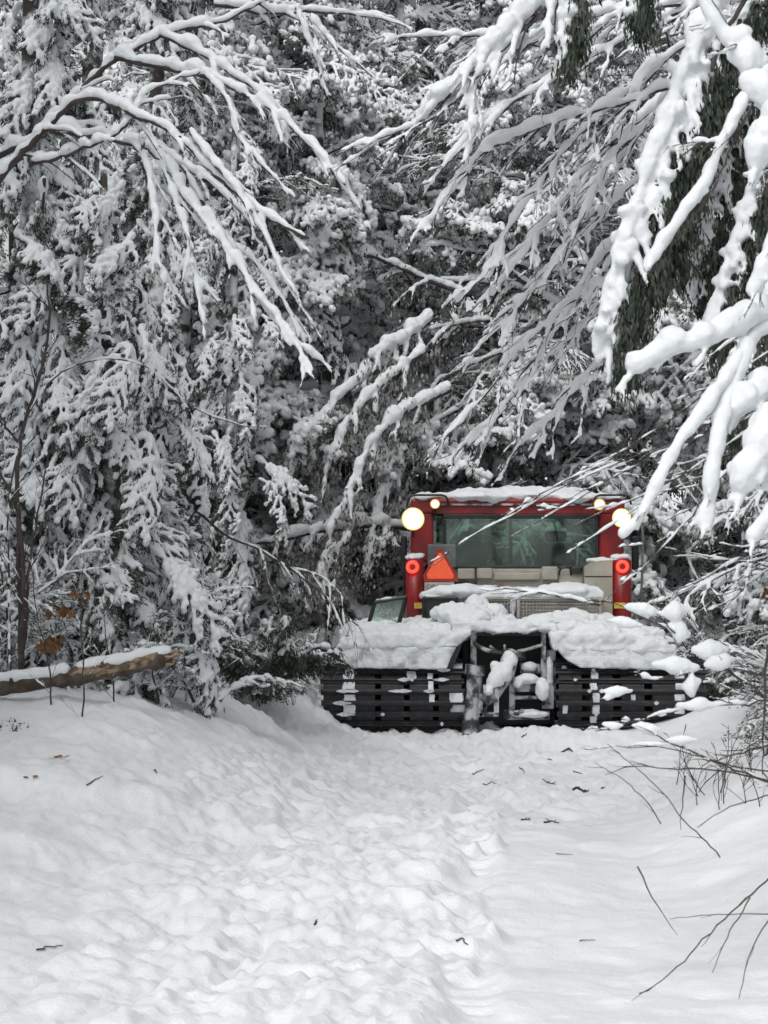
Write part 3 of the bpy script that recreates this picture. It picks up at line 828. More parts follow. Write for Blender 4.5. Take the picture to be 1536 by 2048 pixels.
# heavy pillows close to the camera at the right edge
t = empty('pillowed_shrub', (1.95, 8.3, G(1.95, 8.3) - .1), 'near shrub at the right edge whose boughs carry thick rounded snow pillows', 'shrub')
w = MB(); tube(w, [(0, 0, 0), (.05, 0, .8), (-.02, 0, 1.7), (-.08, 0, 2.6), (-.1, 0, 3.6)], [.035, .032, .028, .02, .015], 10)
w.build('stem', BARK, t, smooth=True)
FL = [
    ([(1640, 560, 8.3), (1560, 610, 8.2), (1490, 665, 8.1), (1410, 695, 8.0), (1330, 715, 8.0), (1262, 755, 8.0)], .006, .062, (0, 0, 0), ()),
    ([(1640, 600, 8.3), (1500, 690, 8.1), (1450, 770, 8.0), (1410, 830, 7.9), (1365, 885, 7.9), (1328, 950, 7.8), (1294, 1025, 7.8), (1242, 1082, 7.8)], .006, .036, (0, 0, 0), ()),
    ([(1500, 700, 8.1), (1455, 800, 8.0), (1432, 900, 7.9), (1420, 990, 7.9), (1408, 1070, 7.9)], .005, .046, (0, 0, 0), ()),
    ([(1640, 740, 8.2), (1560, 780, 8.1), (1500, 820, 8.0), (1455, 850, 8.0)], .006, .075, (0, 0, 0), ()),
    ([(1640, 860, 8.0), (1560, 900, 7.9), (1510, 935, 7.8), (1480, 1000, 7.8)], .006, .10, (0, 0, 0), ((1530, 930, 7.9, 70, 75),)),
    ([(1640, 300, 8.3), (1560, 200, 8.2), (1500, 110, 8.1), (1440, 30, 8.1), (1400, -40, 8.1)], .006, .040, (-.03, 0, -.03), ((1495, 115, 8.1, 40, 50), (1475, 70, 8.1, 30, 30))),
    ([(1640, 60, 8.2), (1560, 150, 8.1), (1505, 205, 8.0), (1462, 290, 8.0), (1440, 350, 8.0), (1395, 420, 7.9), (1355, 480, 7.9), (1312, 545, 7.9)], .0055, .034, (-.035, 0, .0), ()),
    ([(1452, 287, 8.0), (1420, 287, 8.0), (1384, 285, 8.0)], .004, .014, (0, 0, 0), ()),
    ([(1640, 200, 8.0), (1570, 250, 7.9), (1530, 300, 7.9), (1515, 350, 7.9)], .006, .085, (0, 0, 0), ((1525, 180, 8.0, 45, 60),)),
    ([(1640, 400, 8.0), (1560, 460, 7.9), (1540, 540, 7.9), (1500, 600, 7.9)], .006, .05, (0, 0, 0), ()),
    ([(1640, 950, 7.8), (1560, 1000, 7.7), (1530, 1060, 7.7), (1500, 1090, 7.7)], .005, .04, (0, 0, 0), ()),
]
for k, (path, rw, rs, so_, bl) in enumerate(FL):
    limb(t, path, rw, rs, 1080 + k, subs=7, slen=0.20, bias=(-0.3, 0, -0.6), sang=0.6, grav=1.0, srs=rs * 0.3, sub2=2, srw=.6, vox=0.009, soff=so_, lump=.17, balls=bl, te=.85, nz=.006)

# thin twigs crossing in front of the vehicle
t = empty('twiggy_shrub', (2.0, 9.4, G(2.0, 9.4) - .1), 'thin twigged shrub reaching from the right across the cab roof', 'shrub')
w = MB(); tube(w, [(0, 0, 0), (.05, 0, .8), (-.02, 0, 1.7), (-.08, 0, 2.6)], [.025, .022, .02, .012], 10)
w.build('stem', BARK, t, smooth=True)
TL = [
    [(1640, 640, 9.4), (1480, 740, 9.2), (1345, 835, 9.0), (1275, 885, 9.0), (1200, 930, 9.0), (1125, 962, 9.0), (1050, 1008, 9.0), (985, 1050, 9.0)],
    [(1640, 700, 9.4), (1400, 860, 9.2), (1290, 905, 9.0), (1190, 945, 9.0), (1100, 985, 9.0), (1030, 1030, 9.0), (960, 1060, 9.0), (890, 1110, 9.0), (860, 1135, 9.0)],
    [(1640, 760, 9.4), (1400, 930, 9.2), (1300, 985, 9.0), (1220, 1015, 9.0), (1150, 1050, 9.0)],
    [(1640, 800, 9.2), (1450, 940, 9.0), (1390, 1025, 8.9), (1310, 1110, 8.9), (1255, 1160, 8.9), (1200, 1210, 8.9)],
    [(1640, 1160, 9.2), (1536, 1130, 9.0), (1420, 1115, 8.9), (1300, 1088, 8.9), (1270, 1090, 8.9)],
    [(1640, 1050, 9.2), (1536, 1085, 9.0), (1430, 1145, 8.9), (1330, 1200, 8.9)],
    [(1640, 1080, 9.0), (1500, 1160, 8.8), (1440, 1230, 8.8)],
    [(1640, 780, 9.4), (1330, 900, 9.1), (1230, 950, 9.0), (1160, 1000, 9.0), (1080, 1040, 9.0), (1020, 1075, 9.0)],
    [(1640, 900, 9.3), (1380, 960, 9.0), (1290, 1000, 9.0), (1215, 1060, 9.0), (1150, 1090, 9.0)],
    [(1200, 1210, 8.9), (1120, 1192, 8.9), (1040, 1180, 8.9), (985, 1172, 8.9)],
    [(1640, 520, 9.6), (1500, 660, 9.5), (1430, 700, 9.4), (1360, 780, 9.4)]]
for k, path in enumerate(TL):
    limb(t, path, .0045, .0058, 1110 + k, subs=5, slen=0.22, bias=(-0.7, 0, -0.1), sang=0.5, grav=0.3, srs=.006, sub2=1, srw=.5, vox=0.0045, lump=.7, lift=.9)

# low twigs with snow balls in front of the right track
t = empty('low_shrub', (1.9, 8.6, G(1.9, 8.6) - .1), 'low bare shrub holding round snow balls before the right track', 'shrub')
w = MB(); tube(w, [(0, 0, 0), (.05, 0, .4), (-.02, 0, .8), (-.08, 0, 1.3)], [.02, .018, .015, .01], 10)
w.build('stem', BARK, t, smooth=True)
LR = [
    ([(1660, 1490, 8.6), (1536, 1400, 8.5), (1450, 1335, 8.5), (1370, 1275, 8.5), (1290, 1235, 8.5), (1225, 1205, 8.5)], .0055, ((1288, 1218, 8.5, 34, 20), (1350, 1222, 8.5, 32, 26), (1358, 1262, 8.5, 22, 30), (1250, 1245, 8.5, 36, 15), (1440, 1325, 8.45, 30, 26)), .007),
    ([(1640, 1345, 8.6), (1536, 1352, 8.5), (1460, 1335, 8.5), (1390, 1342, 8.5), (1330, 1358, 8.5), (1280, 1360, 8.5)], .004, ((1350, 1330, 8.5, 46, 24), (1420, 1300, 8.5, 36, 28), (1384, 1368, 8.5, 20, 28), (1290, 1350, 8.5, 12, 10)), .005),
    ([(1640, 1390, 8.6), (1536, 1402, 8.4), (1440, 1412, 8.4), (1350, 1418, 8.4), (1280, 1442, 8.4), (1192, 1462, 8.4)], .004, ((1400, 1410, 8.4, 44, 16), (1235, 1382, 8.4, 30, 12), (1215, 1395, 8.4, 14, 7)), .008),
    ([(1640, 1600, 8.4), (1460, 1535, 8.3), (1380, 1505, 8.3), (1310, 1468, 8.3), (1250, 1445, 8.3), (1190, 1462, 8.3)], .004, ((1292, 1455, 8.3, 28, 18), (1225, 1450, 8.3, 20, 12), (1360, 1480, 8.3, 34, 12)), .004),
    ([(1640, 1560, 8.4), (1450, 1528, 8.2), (1380, 1508, 8.2), (1330, 1492, 8.2), (1210, 1496, 8.2)], .003, ((1300, 1487, 8.2, 40, 7),), .003),
    ([(1640, 1590, 8.2), (1495, 1553, 8.1), (1430, 1540, 8.1), (1350, 1536, 8.1), (1250, 1533, 8.1)], .0038, (), 0),
    ([(1640, 1470, 8.2), (1540, 1490, 8.1), (1480, 1505, 8.1), (1405, 1532, 8.1)], .0045, (), .003),
    ([(1535, 1290, 8.3), (1528, 1400, 8.3), (1525, 1550, 8.3)], .005, (), 0),
]
for k, (path, rw, bl, rs) in enumerate(LR):
    limb(t, path, rw * 1.35, rs, 1130 + k, subs=6, slen=0.17, bias=(-0.3, 0, 0.1), sang=0.7, grav=0.2, srs=.0045, sub2=2, srw=.45, vox=0.006, lump=.6, balls=bl)
t = empty('bare_shrub', (1.85, 7.9, G(1.85, 7.9) - .1), 'bare brown shrub poking out of the smooth snow at the lower right', 'shrub')
w = MB(); tube(w, [(0, 0, 0), (.02, 0, .3), (-.02, 0, .6), (-.03, 0, .9)], [.012, .011, .01, .006], 8)
w.build('stem', BARK, t, smooth=True)
BS = [
    ([(1640, 1660, 8.0), (1440, 1715, 8.1), (1410, 1680, 8.1), (1365, 1640, 8.1), (1340, 1600, 8.1), (1300, 1560, 8.1), (1215, 1488, 8.1)], .0028, 3),
    ([(1640, 1690, 8.2), (1322, 1648, 8.3), (1300, 1610, 8.3), (1250, 1560, 8.3), (1190, 1525, 8.3)], .0024, 2),
    ([(1640, 1560, 8.0), (1505, 1600, 7.9), (1440, 1620, 7.9), (1395, 1655, 7.9)], .0034, 1),
    ([(1640, 1650, 7.7), (1560, 1735, 7.6), (1480, 1810, 7.6), (1420, 1862, 7.6), (1370, 1920, 7.6), (1310, 1975, 7.6), (1278, 1987, 7.6)], .0040, 4),
    ([(1500, 1795, 7.6), (1450, 1880, 7.6), (1425, 1945, 7.6)], .0028, 1),
    ([(1580, 1826, 7.6), (1530, 1828, 7.6), (1430, 1828, 7.6), (1340, 1838, 7.6)], .0024, 1),
    ([(1580, 1780, 7.5), (1536, 1840, 7.5), (1500, 1900, 7.5), (1478, 1998, 7.5)], .0030, 1),
]
for k, (path, rw, ns) in enumerate(BS):
    if k < 2: path = path[1:]
    limb(t, path, rw, 0, 1150 + k, subs=ns, slen=0.13, bias=(-0.3, 0, -0.3), sang=0.7, grav=0.2, srs=0, sub2=0, srw=.5, name='twig', woodend=.45)
for k, (a, b) in enumerate((((1275, 1733), (1355, 1870)), ((1370, 1552), (1362, 1660)), ((1450, 1545), (1443, 1602)))):
    o = limb(None, [(a[0], a[1], 8.2), ((a[0] + b[0]) / 2 - 3, (a[1] + b[1]) / 2 + 8, 8.2), (b[0], b[1], 8.2)], .0034, 0, 1170 + k, name='bent_twig', nres=8)
    tag(o, ['lone dark twig leaning out of smooth snow left of the bare shrub', 'short upright twig below the snow ball shrub', 'tiny twig standing near the right edge of the snow'][k], 'twig')

# fine brush between the low shrub and the track
t = empty('fine_brush', (2.2, 12.0, G(2.2, 12.0)), 'patch of fine bare brush rising from snow right of the track', 'brush')
r = np.random.default_rng(5)
for k in range(16):
    px = r.uniform(1340, 1530); b = ground_at(px, r.uniform(1560, 1620))
    b = b - np.array([0, 0, .03])
    q = grow(b, (r.normal(0, .5), r.normal(0, .3), 1), r.uniform(.25, .5), 8, 0.3, .14, r)
    w = MB(); tube(w, q, np.linspace(.0035, .0015, len(q)), 4)
    for p in side_twigs(q, 5, .2, .6, 0, .12, r, nseg=4): tube(w, p, [.002] * 4 + [.001], 3)
    o = w.build('stem', TWIG, t); o.location = -np.array(t.location)

# ---- left bank saplings
def sapling(name, label, cat, base_px, limbs, seed, Yb, group=None, wm=None, **kw):
    b = P(*base_px)
    t = empty(name, b, label, cat, group)
    for k, (path, rw, rs, ns) in enumerate(limbs):
        limb(t, path, rw, rs, seed + k, subs=ns, name='stem' if k == 0 else 'branch', wmat=wm, **kw)
    return t
kw = dict(slen=.5, bias=(0, 0, .35), sang=.7, grav=.3, srs=.007, sub2=3, srw=.25, vox=.0075, lump=.6)
sapling('forked_sapling', 'dark forked sapling standing behind the snow topped log', 'sapling', (42, 1345, 15.8), [
    ([(42, 1350, 15.8), (40, 1200, 15.8), (36, 1000, 15.8), (36, 890, 15.8), (72, 770, 15.8), (100, 690, 15.8), (95, 560, 15.8)], .026, .006, 9),
    ([(44, 1300, 15.75), (50, 1200, 15.7), (40, 1060, 15.7), (20, 980, 15.7), (-20, 920, 15.7)], .022, .004, 4),
    ([(50, 1280, 15.75), (55, 1150, 15.7), (80, 1000, 15.6), (100, 900, 15.6)], .014, .004, 4),
    ([(38, 885, 15.8), (10, 850, 15.8), (-20, 790, 15.8)], .012, .004, 3)], 1200, 15.8, **kw)
sapling('arched_sapling', 'slender snow lined sapling arching over to the right', 'sapling', (20, 1365, 15.2), [
    ([(20, 1365, 15.2), (15, 1000, 15.2), (60, 800, 15.2), (140, 725, 15.2), (250, 712, 15.2), (320, 745, 15.1), (355, 800, 15.1), (430, 842, 15.0), (485, 852, 15.0)], .009, .010, 7)], 1210, 15.2, **kw)
kw2 = dict(kw, slen=.35)
for k, (x0, y0, x1, y1, Yk, lab) in enumerate([(162, 1495, 168, 1110, 14.6, 'thin straight sapling in front of the log'),
                                             (195, 1330, 270, 720, 17.0, 'tall thin sapling leaning before the hemlocks'),
                                             (108, 1450, 60, 1100, 15.0, 'thin sapling crossing the left end of the log'),
                                             (230, 1440, 205, 1180, 15.5, 'short thin sapling by the middle of the log')]):
    sapling('thin_sapling', lab, 'sapling', (x0, y0 + 12, Yk), [([(x0, y0 + 12, Yk), ((x0 * 2 + x1) / 3 + 6, (y0 * 2 + y1) / 3, Yk), ((x0 + x1 * 2) / 3 - 5, (y0 + y1 * 2) / 3, Yk), (x1, y1, Yk)], .0075, .003, 7)], 1220 + k, Yk, 'thin saplings on the left bank', **kw2)
sapling('bowed_sapling', 'bowed sapling with frosted hanging twigs left of the vehicle', 'sapling', (330, 1330, 19.4), [
    ([(330, 1340, 19.4), (350, 1100, 19.3), (390, 1010, 19.2), (440, 1070, 19.1), (520, 1100, 19.0), (600, 1150, 19.0), (660, 1200, 19.0), (724, 1257, 19.0)], .018, .014, 16),
    ([(560, 1130, 19.0), (640, 1150, 19.0), (690, 1195, 18.9), (715, 1245, 18.9)], .007, .010, 8)], 1230, 19, **dict(kw, slen=.6, bias=(.1, 0, -1.0), grav=1.5, srs=.012, vox=.009))
o = limb(None, [(408, 1365, 18.6), (470, 1322, 18.8), (532, 1285, 19.0)], .007, .005, 1240, subs=2, slen=.15, name='leaning_stick', vox=.006, srs=0)
tag(o, 'thin stick leaning out of the snow heap left of the tracks', 'stick')
o = limb(None, [(412, 1284, 20.0), (450, 1292, 20.0), (500, 1299, 20.0)], .02, .018, 1241, name='small_log', vox=.012)
tag(o, 'small fallen log at the foot of the green bush', 'log')

# ---- evergreen bushes
def bush(name, label, cx, cy, Yc, n, spreadx, L, seed, leafn, rs=.012, up=.8):
    r = np.random.default_rng(seed)
    b = P(cx, cy, Yc)
    t = empty(name, b, label, 'bush')
    for k in range(n):
        w, s = MB(), MB()
        a = r.uniform(-pi, pi)
        d = (math.cos(a) * spreadx, math.sin(a) * spreadx * .6, up)
        q = grow(b * 0 + [r.normal(0, .12) * spreadx, r.normal(0, .1), 0], d, L * r.uniform(.6, 1.2), 10, 1.3 / L, .08, r)
        tw = side_twigs(q, 12, .32 * L, .7, 2.2, .12, r)
        tube(w, q, np.linspace(.012, .004, len(q)), 5)
        for p in tw:
            tube(w, p, [.004] * 3 + [.002] * (len(p) - 3), 3)
            if r.random() < .7: snow_on(s, p, rs * r.uniform(.8, 1.8), r, n=5, lump=.7)
        leaves(w, tw + [q], leafn, .05, .006, r, 2, down=.9, spread=.03)
        if rs: snow_on(s, q, rs * 1.3, r, n=6, lump=.6)
        o = w.build('branch', [TWIG, LEAF, NEEDLE], t)
        if s.n: remesh(s, .012, 'snow', SNOW, noise=.005, freq=18, parent=o)
    return t
bush('evergreen_bush', 'dark green needle bush in the shade beside the left track', 525, 1392, 20.0, 13, .5, .9, 31, 900, rs=.020)
bush('evergreen_bush', 'drooping green bush between the hemlocks and the bowed sapling', 500, 1375, 22.0, 9, .8, 1.0, 32, 1200, rs=.02)
bush('low_evergreen', 'low green needle sprays below the left end of the log', 40, 1470, 14.4, 9, 1.0, .42, 33, 500, rs=.006, up=.5)
bush('evergreen_bush', 'small green bush peeking out right of the right track', 1430, 1400, 21.8, 7, .9, .5, 34, 700, rs=.02)

# ---- the log
lg = empty('log', P(150, 1352, 15.3), 'broken brown log capped with snow lying at the left', 'log')
r = np.random.default_rng(9)
base = np.array(lg.location)
q, L = resample([P(-60, 1382, 15.1) - base, P(100, 1362, 15.2) - base, P(220, 1341, 15.3) - base, P(338, 1316, 15.5) - base], 26)
w = MB(); tube(w, q, .056 + .007 * r.normal(0, 1, 26), 18)
LOGB = mat('log_bark', (0.05, 0.036, 0.026), 0.9, col2=(0.105, 0.085, 0.068), scale=7, lo=.42, hi=.6, bump=1.0, bscale=30)
PALE = mat('torn_wood', (0.10, 0.07, 0.045), 0.85, col2=(0.34, 0.25, 0.17), scale=16, bump=.6, bscale=60)
w.build('trunk', LOGB, lg, smooth=True)
w = MB(); d = q[-1] - q[-2]; d /= np.linalg.norm(d)
for k in range(14):
    a = r.uniform(0, 2 * pi); rr = r.uniform(0, .065)
    o3 = np.array([0, math.cos(a) * rr, math.sin(a) * rr])
    cyl(w, q[-1] + o3 - d * .03, q[-1] + o3 + d * r.uniform(.03, .10), .022, 6, r2=.004)
w.build('broken_end', PALE, lg)
for i_, a_ in ((5, .5), (11, -.3), (16, .8), (21, .2)):
    w = MB(); dd_ = np.array([.3 * a_, -1, a_]); dd_ /= np.linalg.norm(dd_)
    tube(w, [q[i_], q[i_] + dd_ * .07, q[i_] + dd_ * .115], [.02, .016, .010], 8); w.build('knot', LOGB, lg, smooth=True)
for k, (f, wd) in enumerate(((.62, .16), (.78, .20), (.90, .12), (.70, .08))):
    i = int(f * 25)
    v, fc = ICO2
    w = MB(); v_, f_ = ICO2
    ax_ = (q[min(i + 1, 25)] - q[i]); ax_ /= np.linalg.norm(ax_)
    vv = v_ * np.array([wd, .022, .03]); vv = vv * (1 + .5 * vnoise(v_ * 2.3 + k * 7))[:, None]
    w.add(q[i] + np.array([0, -.052, .024 - .03 * (k % 2)]) + vv[:, :1] * ax_ + vv * [0, 1, 1], f_)
    o = w.build('torn_bark_patch', PALE, lg, smooth=True)
s = MB()
for a, b in ((0, 13), (13, 26)):
    snow_on(s, q[a:b] + np.array([0, 0, .040]), .054, r, n=8, lump=.18, lift=.35, taper_end=.9)
remesh(s, .014, 'snow_cap', SNOW, noise=.006, freq=12, smooth_it=3, parent=lg)

# ---- russet leaves still hanging in the brush
r = np.random.default_rng(12)
for k, (px, py, n, sp, lab) in enumerate([(98, 1280, 16, 24, 'largest cluster of russet dead leaves hanging above the log'), (122, 1215, 9, 15, 'upper cluster of russet dead leaves in the brush'),
                                          (160, 1180, 5, 10, 'small tuft of russet leaves topmost in the brush'), (1530, 1180, 7, 14, 'brown dead leaves hanging at the right edge')]):
    Yk = 16.0 if px < 800 else 9.0
    c = P(px, py, Yk)
    t = empty('dead_leaves', c, lab, 'dead leaves', None)
    sz = .085 if px < 800 else .03
    for j in range(n):
        w = MB()
        p0 = np.array([r.normal(0, sp * .6) * Yk / FPX, r.normal(0, .06), r.normal(0, sp * .35) * Yk / FPX])
        d = np.array([r.normal(0, .7), r.normal(0, .4), -1]); d /= np.linalg.norm(d)
        sd = np.cross(d, [0, 1, 0.3]); sd /= np.linalg.norm(sd)
        nn = np.cross(d, sd)
        Lf = sz * r.uniform(.8, 1.3)
        v = [p0, p0 + d * Lf * .35 + sd * Lf * .28 + nn * .01, p0 + d * Lf * .7 + sd * Lf * .2, p0 + d * Lf, p0 + d * Lf * .7 - sd * Lf * .2, p0 + d * Lf * .35 - sd * Lf * .28 + nn * .01, p0 + d * Lf * .5 + nn * -.012]
        w.add(v, np.array([[0, 1, 6], [1, 2, 6], [2, 3, 6], [3, 4, 6], [4, 5, 6], [5, 0, 6]]))
        w.build('leaf', ORLEAF, t)

# ---- debris lying on the churned snow
deb = [(633, 1848, 14, 80, 'short'), (100, 1900, 44, 50, 'long'), (190, 1562, 30, 55, 'mid'), (1052, 1645, 22, -25, 'fork'), (1105, 1648, 34, 14, 'fork'),
       (1162, 1583, 36, -12, 'thick'), (1100, 1570, 26, -10, 'fork'), (978, 1572, 26, -5, 'short'), (957, 1550, 16, -30, 'short'), (1044, 1542, 14, -70, 'short'),
       (1135, 1504, 18, -45, 'thick'), (1156, 1548, 14, -40, 'short'), (1100, 1522, 8, -60, 'short'), (1128, 1712, 34, -5, 'thin'), (1175, 1884, 30, 8, 'thin'), (925, 1903, 16, -40, 'short'),
       (1048, 1475, 12, 20, 'fork'), (480, 1405, 22, 45, 'mid'), (310, 1545, 12, -60, 'short'), (1205, 1580, 10, -80, 'short')]
where = ['alone low in the middle of the foreground', 'in the lower left corner of the snow', 'on the left bank below the thin sapling', 'forked, left of a matching pair mid right', 'forked, right of a matching pair mid right',
         'thickest, in the churned snow right of centre', 'with side stubs left of the thickest scrap', 'below the gap between the tracks', 'left of the scrap below the track gap', 'upright among the churned lumps',
         'dark, just below the right track', 'short, slanting above the thickest scrap', 'tiny, near the right track', 'pale, lying flat on smooth snow', 'half buried in smooth snow at lower right',
         'on the rim of the broken snow edge', 'bent, on the heap between the tracks', 'on the heap left of the tracks', 'tiny, at the top of the left slope', 'tiny, right of the thickest scrap']
for k, (px, py, ln, deg, kind) in enumerate(deb):
    c = ground_at(px, py); m = c[1] / FPX
    Lm = ln * m; a = R(deg)
    d = np.array([math.cos(a), math.sin(a) * 1.5, 0]); d = d / np.linalg.norm(d) * Lm * (1 if abs(deg) < 30 else 1.8)
    rr = np.random.default_rng(k + 50)
    n = 7
    pts = np.array([c + d * (t - .5) + rr.normal(0, .006, 3) for t in np.linspace(0, 1, n)])
    pts[:, 2] = gh(pts[:, 0], pts[:, 1]) + .008
    rad = {'thick': .012, 'fork': .006, 'thin': .003}.get(kind, .0045)
    w = MB(); tube(w, pts, np.linspace(rad, rad * .5, n), 6)
    if kind in ('fork', 'thick'):
        for j in (2, 4):
            e = pts[j] + np.array([rr.normal(0, .5), rr.normal(0, .5), .35]) * Lm * .4
            tube(w, [pts[j], (pts[j] + e) / 2 + [0, 0, .004], e], [rad * .6, rad * .5, rad * .3], 5)
    o = w.build('twig', TWIG, smooth=True)
    tag(o, 'broken twig ' + where[k], 'twig', 'twigs scattered on the snow')
for k, (px, py, lab) in enumerate([(118, 1520, 'brown curled leaf lying on snow near the left edge'), (62, 1560, 'small brown leaf lower down near the left edge')]):
    c = ground_at(px, py); w = MB()
    for j in range(4):
        a = j * 1.5 + k; p0 = c + [.02 * math.cos(a), .02 * math.sin(a), .012]
        d = np.array([math.cos(a), math.sin(a) * .6, .35]) * (.05 - .012 * k); sd = np.array([-math.sin(a), math.cos(a), .2]) * .02
        w.add([p0, p0 + d * .5 + sd, p0 + d, p0 + d * .5 - sd], np.array([[0, 1, 2], [0, 2, 3]]))
    tag(w.build('fallen_leaf', ORLEAF), lab, 'leaf')
# ------------------------------------------------------------------ the snow groomer
VX, VY = 1.288, 21.4
veh = empty('snow_groomer', (VX, VY, 0), 'red and beige tracked snow groomer seen from behind with its work lamps lit', 'snow groomer')
def V(px, py, ly):
    p = P(px, py, VY + ly)
    return np.array([p[0] - VX, ly, p[2]])
def vbox(mb, px0, py0, px1, py1, ly, depth, mat_=0, bev=.012):
    a, b = V(px0, py0, ly), V(px1, py1, ly)
    box(mb, (a[0], ly, a[2]), (b[0], ly + depth, b[2]), mat_, bev)
def part(name, fn, mats, parent=None, smooth=False, label=None):
    m = MB(); fn(m)
    o = m.build(name, mats, parent or veh, smooth)
    if label: o['label'] = label
    return o
r = np.random.default_rng(77)

def snow_part(name, shapes, parent, vox=.02, noise=.018, freq=7, it=3, mats=None, n2=.004):
    m = MB()
    for sh in shapes:
        if sh[0] == 'b': box(m, sh[1], sh[2], 0, 0)
        elif sh[0] == 's': ball(m, sh[1], 1.0, scale=sh[2])
        elif sh[0] == 'p': prism(m, sh[1], sh[2], sh[3])
    return remesh(m, vox, name, mats or SNOW, noise=noise, freq=freq, smooth_it=it, parent=parent, noise2=n2)

# tracks: an endless belt with steel cross bars
WR, Y0, Y1 = 0.335, 0.38, 3.55
def loop_pt(s, rad):
    """point and outward direction on the belt loop, s in metres of path"""
    Ls = Y1 - Y0; arc = pi * WR; T = 2 * Ls + 2 * arc
    s = s % T
    if s < arc:                       # rear drum, from the ground up
        a = -pi / 2 - s / WR
        return np.array([Y0 + rad * math.cos(a), .375 + rad * math.sin(a)]), np.array([math.cos(a), math.sin(a)])
    s -= arc
    if s < Ls: return np.array([Y0 + s, .375 + rad]), np.array([0, 1.0])
    s -= Ls
    if s < arc:
        a = pi / 2 - s / WR
        return np.array([Y1 + rad * math.cos(a), .375 + rad * math.sin(a)]), np.array([math.cos(a), math.sin(a)])
    s -= arc
    return np.array([Y1 - s, .375 - rad]), np.array([0, -1.0])
TL_ = 2 * (Y1 - Y0) + 2 * pi * WR
NB = 78
for side, (xa, xb) in enumerate(((-1.91, -.50), (.40, 1.90))):
    tk = link('track', None, veh) if False else bpy.data.objects.new('track', None)
    C.objects.link(tk); tk.parent = veh; tk.location = (0, 0, 0)
    wdt = xb - xa
    # belts
    for bx in np.linspace(xa + .14, xb - .14, 5):
        m = MB(); n = 90; v = []
        for k in range(n):
            for (dx, rr) in ((-.112, WR - .018), (.112, WR - .018), (.112, WR + .006), (-.112, WR + .006)):
                p, _ = loop_pt(k * TL_ / n, rr); v.append([bx + dx, p[0], p[1]])
        i = np.arange(n)[:, None] * 4; j = np.arange(4)[None]
        q = np.stack([i + j, i + (j + 1) % 4, (i + 4) % (4 * n) + (j + 1) % 4, (i + 4) % (4 * n) + j], -1).reshape(-1, 4)
        m.add(v, q); m.build('belt', BLACK, tk)
    # cross bars share one mesh
    m = MB()
    prism_pts = [(-.030, 0), (.030, 0), (.026, .016), (.009, .022), (.006, .045), (-.006, .045), (-.009, .022), (-.026, .016)]
    x0, x1 = -wdt / 2, wdt / 2
    n = len(prism_pts); pp = np.array(prism_pts)
    va = np.stack([np.full(n, x0), pp[:, 0], pp[:, 1]], 1); vb = va.copy(); vb[:, 0] = x1
    for vv, sg in ((va, 1), (vb, -1)):
        vv[4:6, 0] += sg * .03
    i = np.arange(n); k2 = (i + 1) % n
    m.add(np.concatenate([va, vb]), [np.stack([i, k2, k2 + n, i + n], 1), i[::-1][None], (i + n)[None]])
    barme = m.mesh('cross_bar', BLACK)
    for k in range(NB):
        p, nrm = loop_pt((k + .5) * TL_ / NB, WR + .004)
        o = link('cross_bar', barme, tk)
        tdir = np.array([-nrm[1], nrm[0]])
        p = p + nrm * r.uniform(-.006, .006)
        o.matrix_local = Matrix(((1, 0, 0, (xa + xb) / 2 + r.uniform(-.012, .012)), (0, tdir[0], nrm[0], p[0]), (0, tdir[1], nrm[1], p[1]), (0, 0, 0, 1)))
    # wheels inside the belt
    for wy in np.linspace(Y0, Y1, 5):
        for wx in (xa + .42, xb - .42):
            m = MB(); R0 = WR - .03
            prof = [(-.10, R0 * .5), (-.12, R0 * .8), (-.08, R0), (.08, R0), (.12, R0 * .8), (.10, R0 * .5), (.03, R0 * .45), (.03, .05), (-.03, .05), (-.03, R0 * .45)]
            na = 22; v = [[wx + a, wy + b * math.cos(t_), .375 + b * math.sin(t_)] for t_ in np.arange(na) * 2 * pi / na for a, b in prof]
            L_ = len(prof); i = np.arange(na)[:, None] * L_; j = np.arange(L_)[None]
            q = np.stack([i + j, i + (j + 1) % L_, (i + L_) % (na * L_) + (j + 1) % L_, (i + L_) % (na * L_) + j], -1).reshape(-1, 4)
            m.add(v, q); m.build('wheel', BLACK, tk, smooth=False)
    # inner guide rail / frame
    m = MB(); box(m, (xb - .1 if side == 0 else xa + .02, .5, .3), (xb - .02 if side == 0 else xa + .1, 3.4, .45), 0, .01); m.build('track_frame', BLACKP, tk)
    # snow wedged between the bars
    arc = pi * WR
    spots = []
    if side == 0:
        spots = [(-1.63, .125, (3, 4, 5, 6, 7, 8)), (-.575, .15, (3, 4, 7)), (-.83, .06, (4, 5, 6)), (-1.02, .1, (6, 9)), (-1.25, .05, (8, 9))]
    else:
        spots = [(.78, .075, (2, 3, 4, 5, 6, 7)), (1.62, .11, (3, 4, 5, 6, 7)), (1.15, .05, (4, 8)), (.5, .05, (3, 7))]
    for (sx, sw, ks) in spots:
        for k in ks:
            jit = r.uniform(-.015, .015)
            m = MB(); v = []
            st = TL_ / NB
            s0, s1 = (k + .5) * st + .012, (k + 1.5) * st - .012
            hh = .028 + r.uniform(-.014, .012)
            for ss in np.linspace(s0, s1, 4):
                for (dx, rr) in ((-sw / 2, WR + .002), (sw / 2, WR + .002), (sw / 2 * r.uniform(.85, 1), WR + hh), (-sw / 2 * r.uniform(.85, 1), WR + hh)):
                    p, _ = loop_pt(ss, rr); v.append([sx + dx * r.uniform(.75, 1.08) + jit, p[0], p[1]])
            i = np.arange(3)[:, None] * 4; j = np.arange(4)[None]
            q = np.stack([i + j, i + (j + 1) % 4, i + 4 + (j + 1) % 4, i + 4 + j], -1).reshape(-1, 4)
            m.add(v, [q, np.array([[3, 2, 1, 0]]), np.array([[12, 13, 14, 15]])])
            m.build('packed_snow', SNOW if (side == 0 and sw in (.125, )) else CAKED, tk)
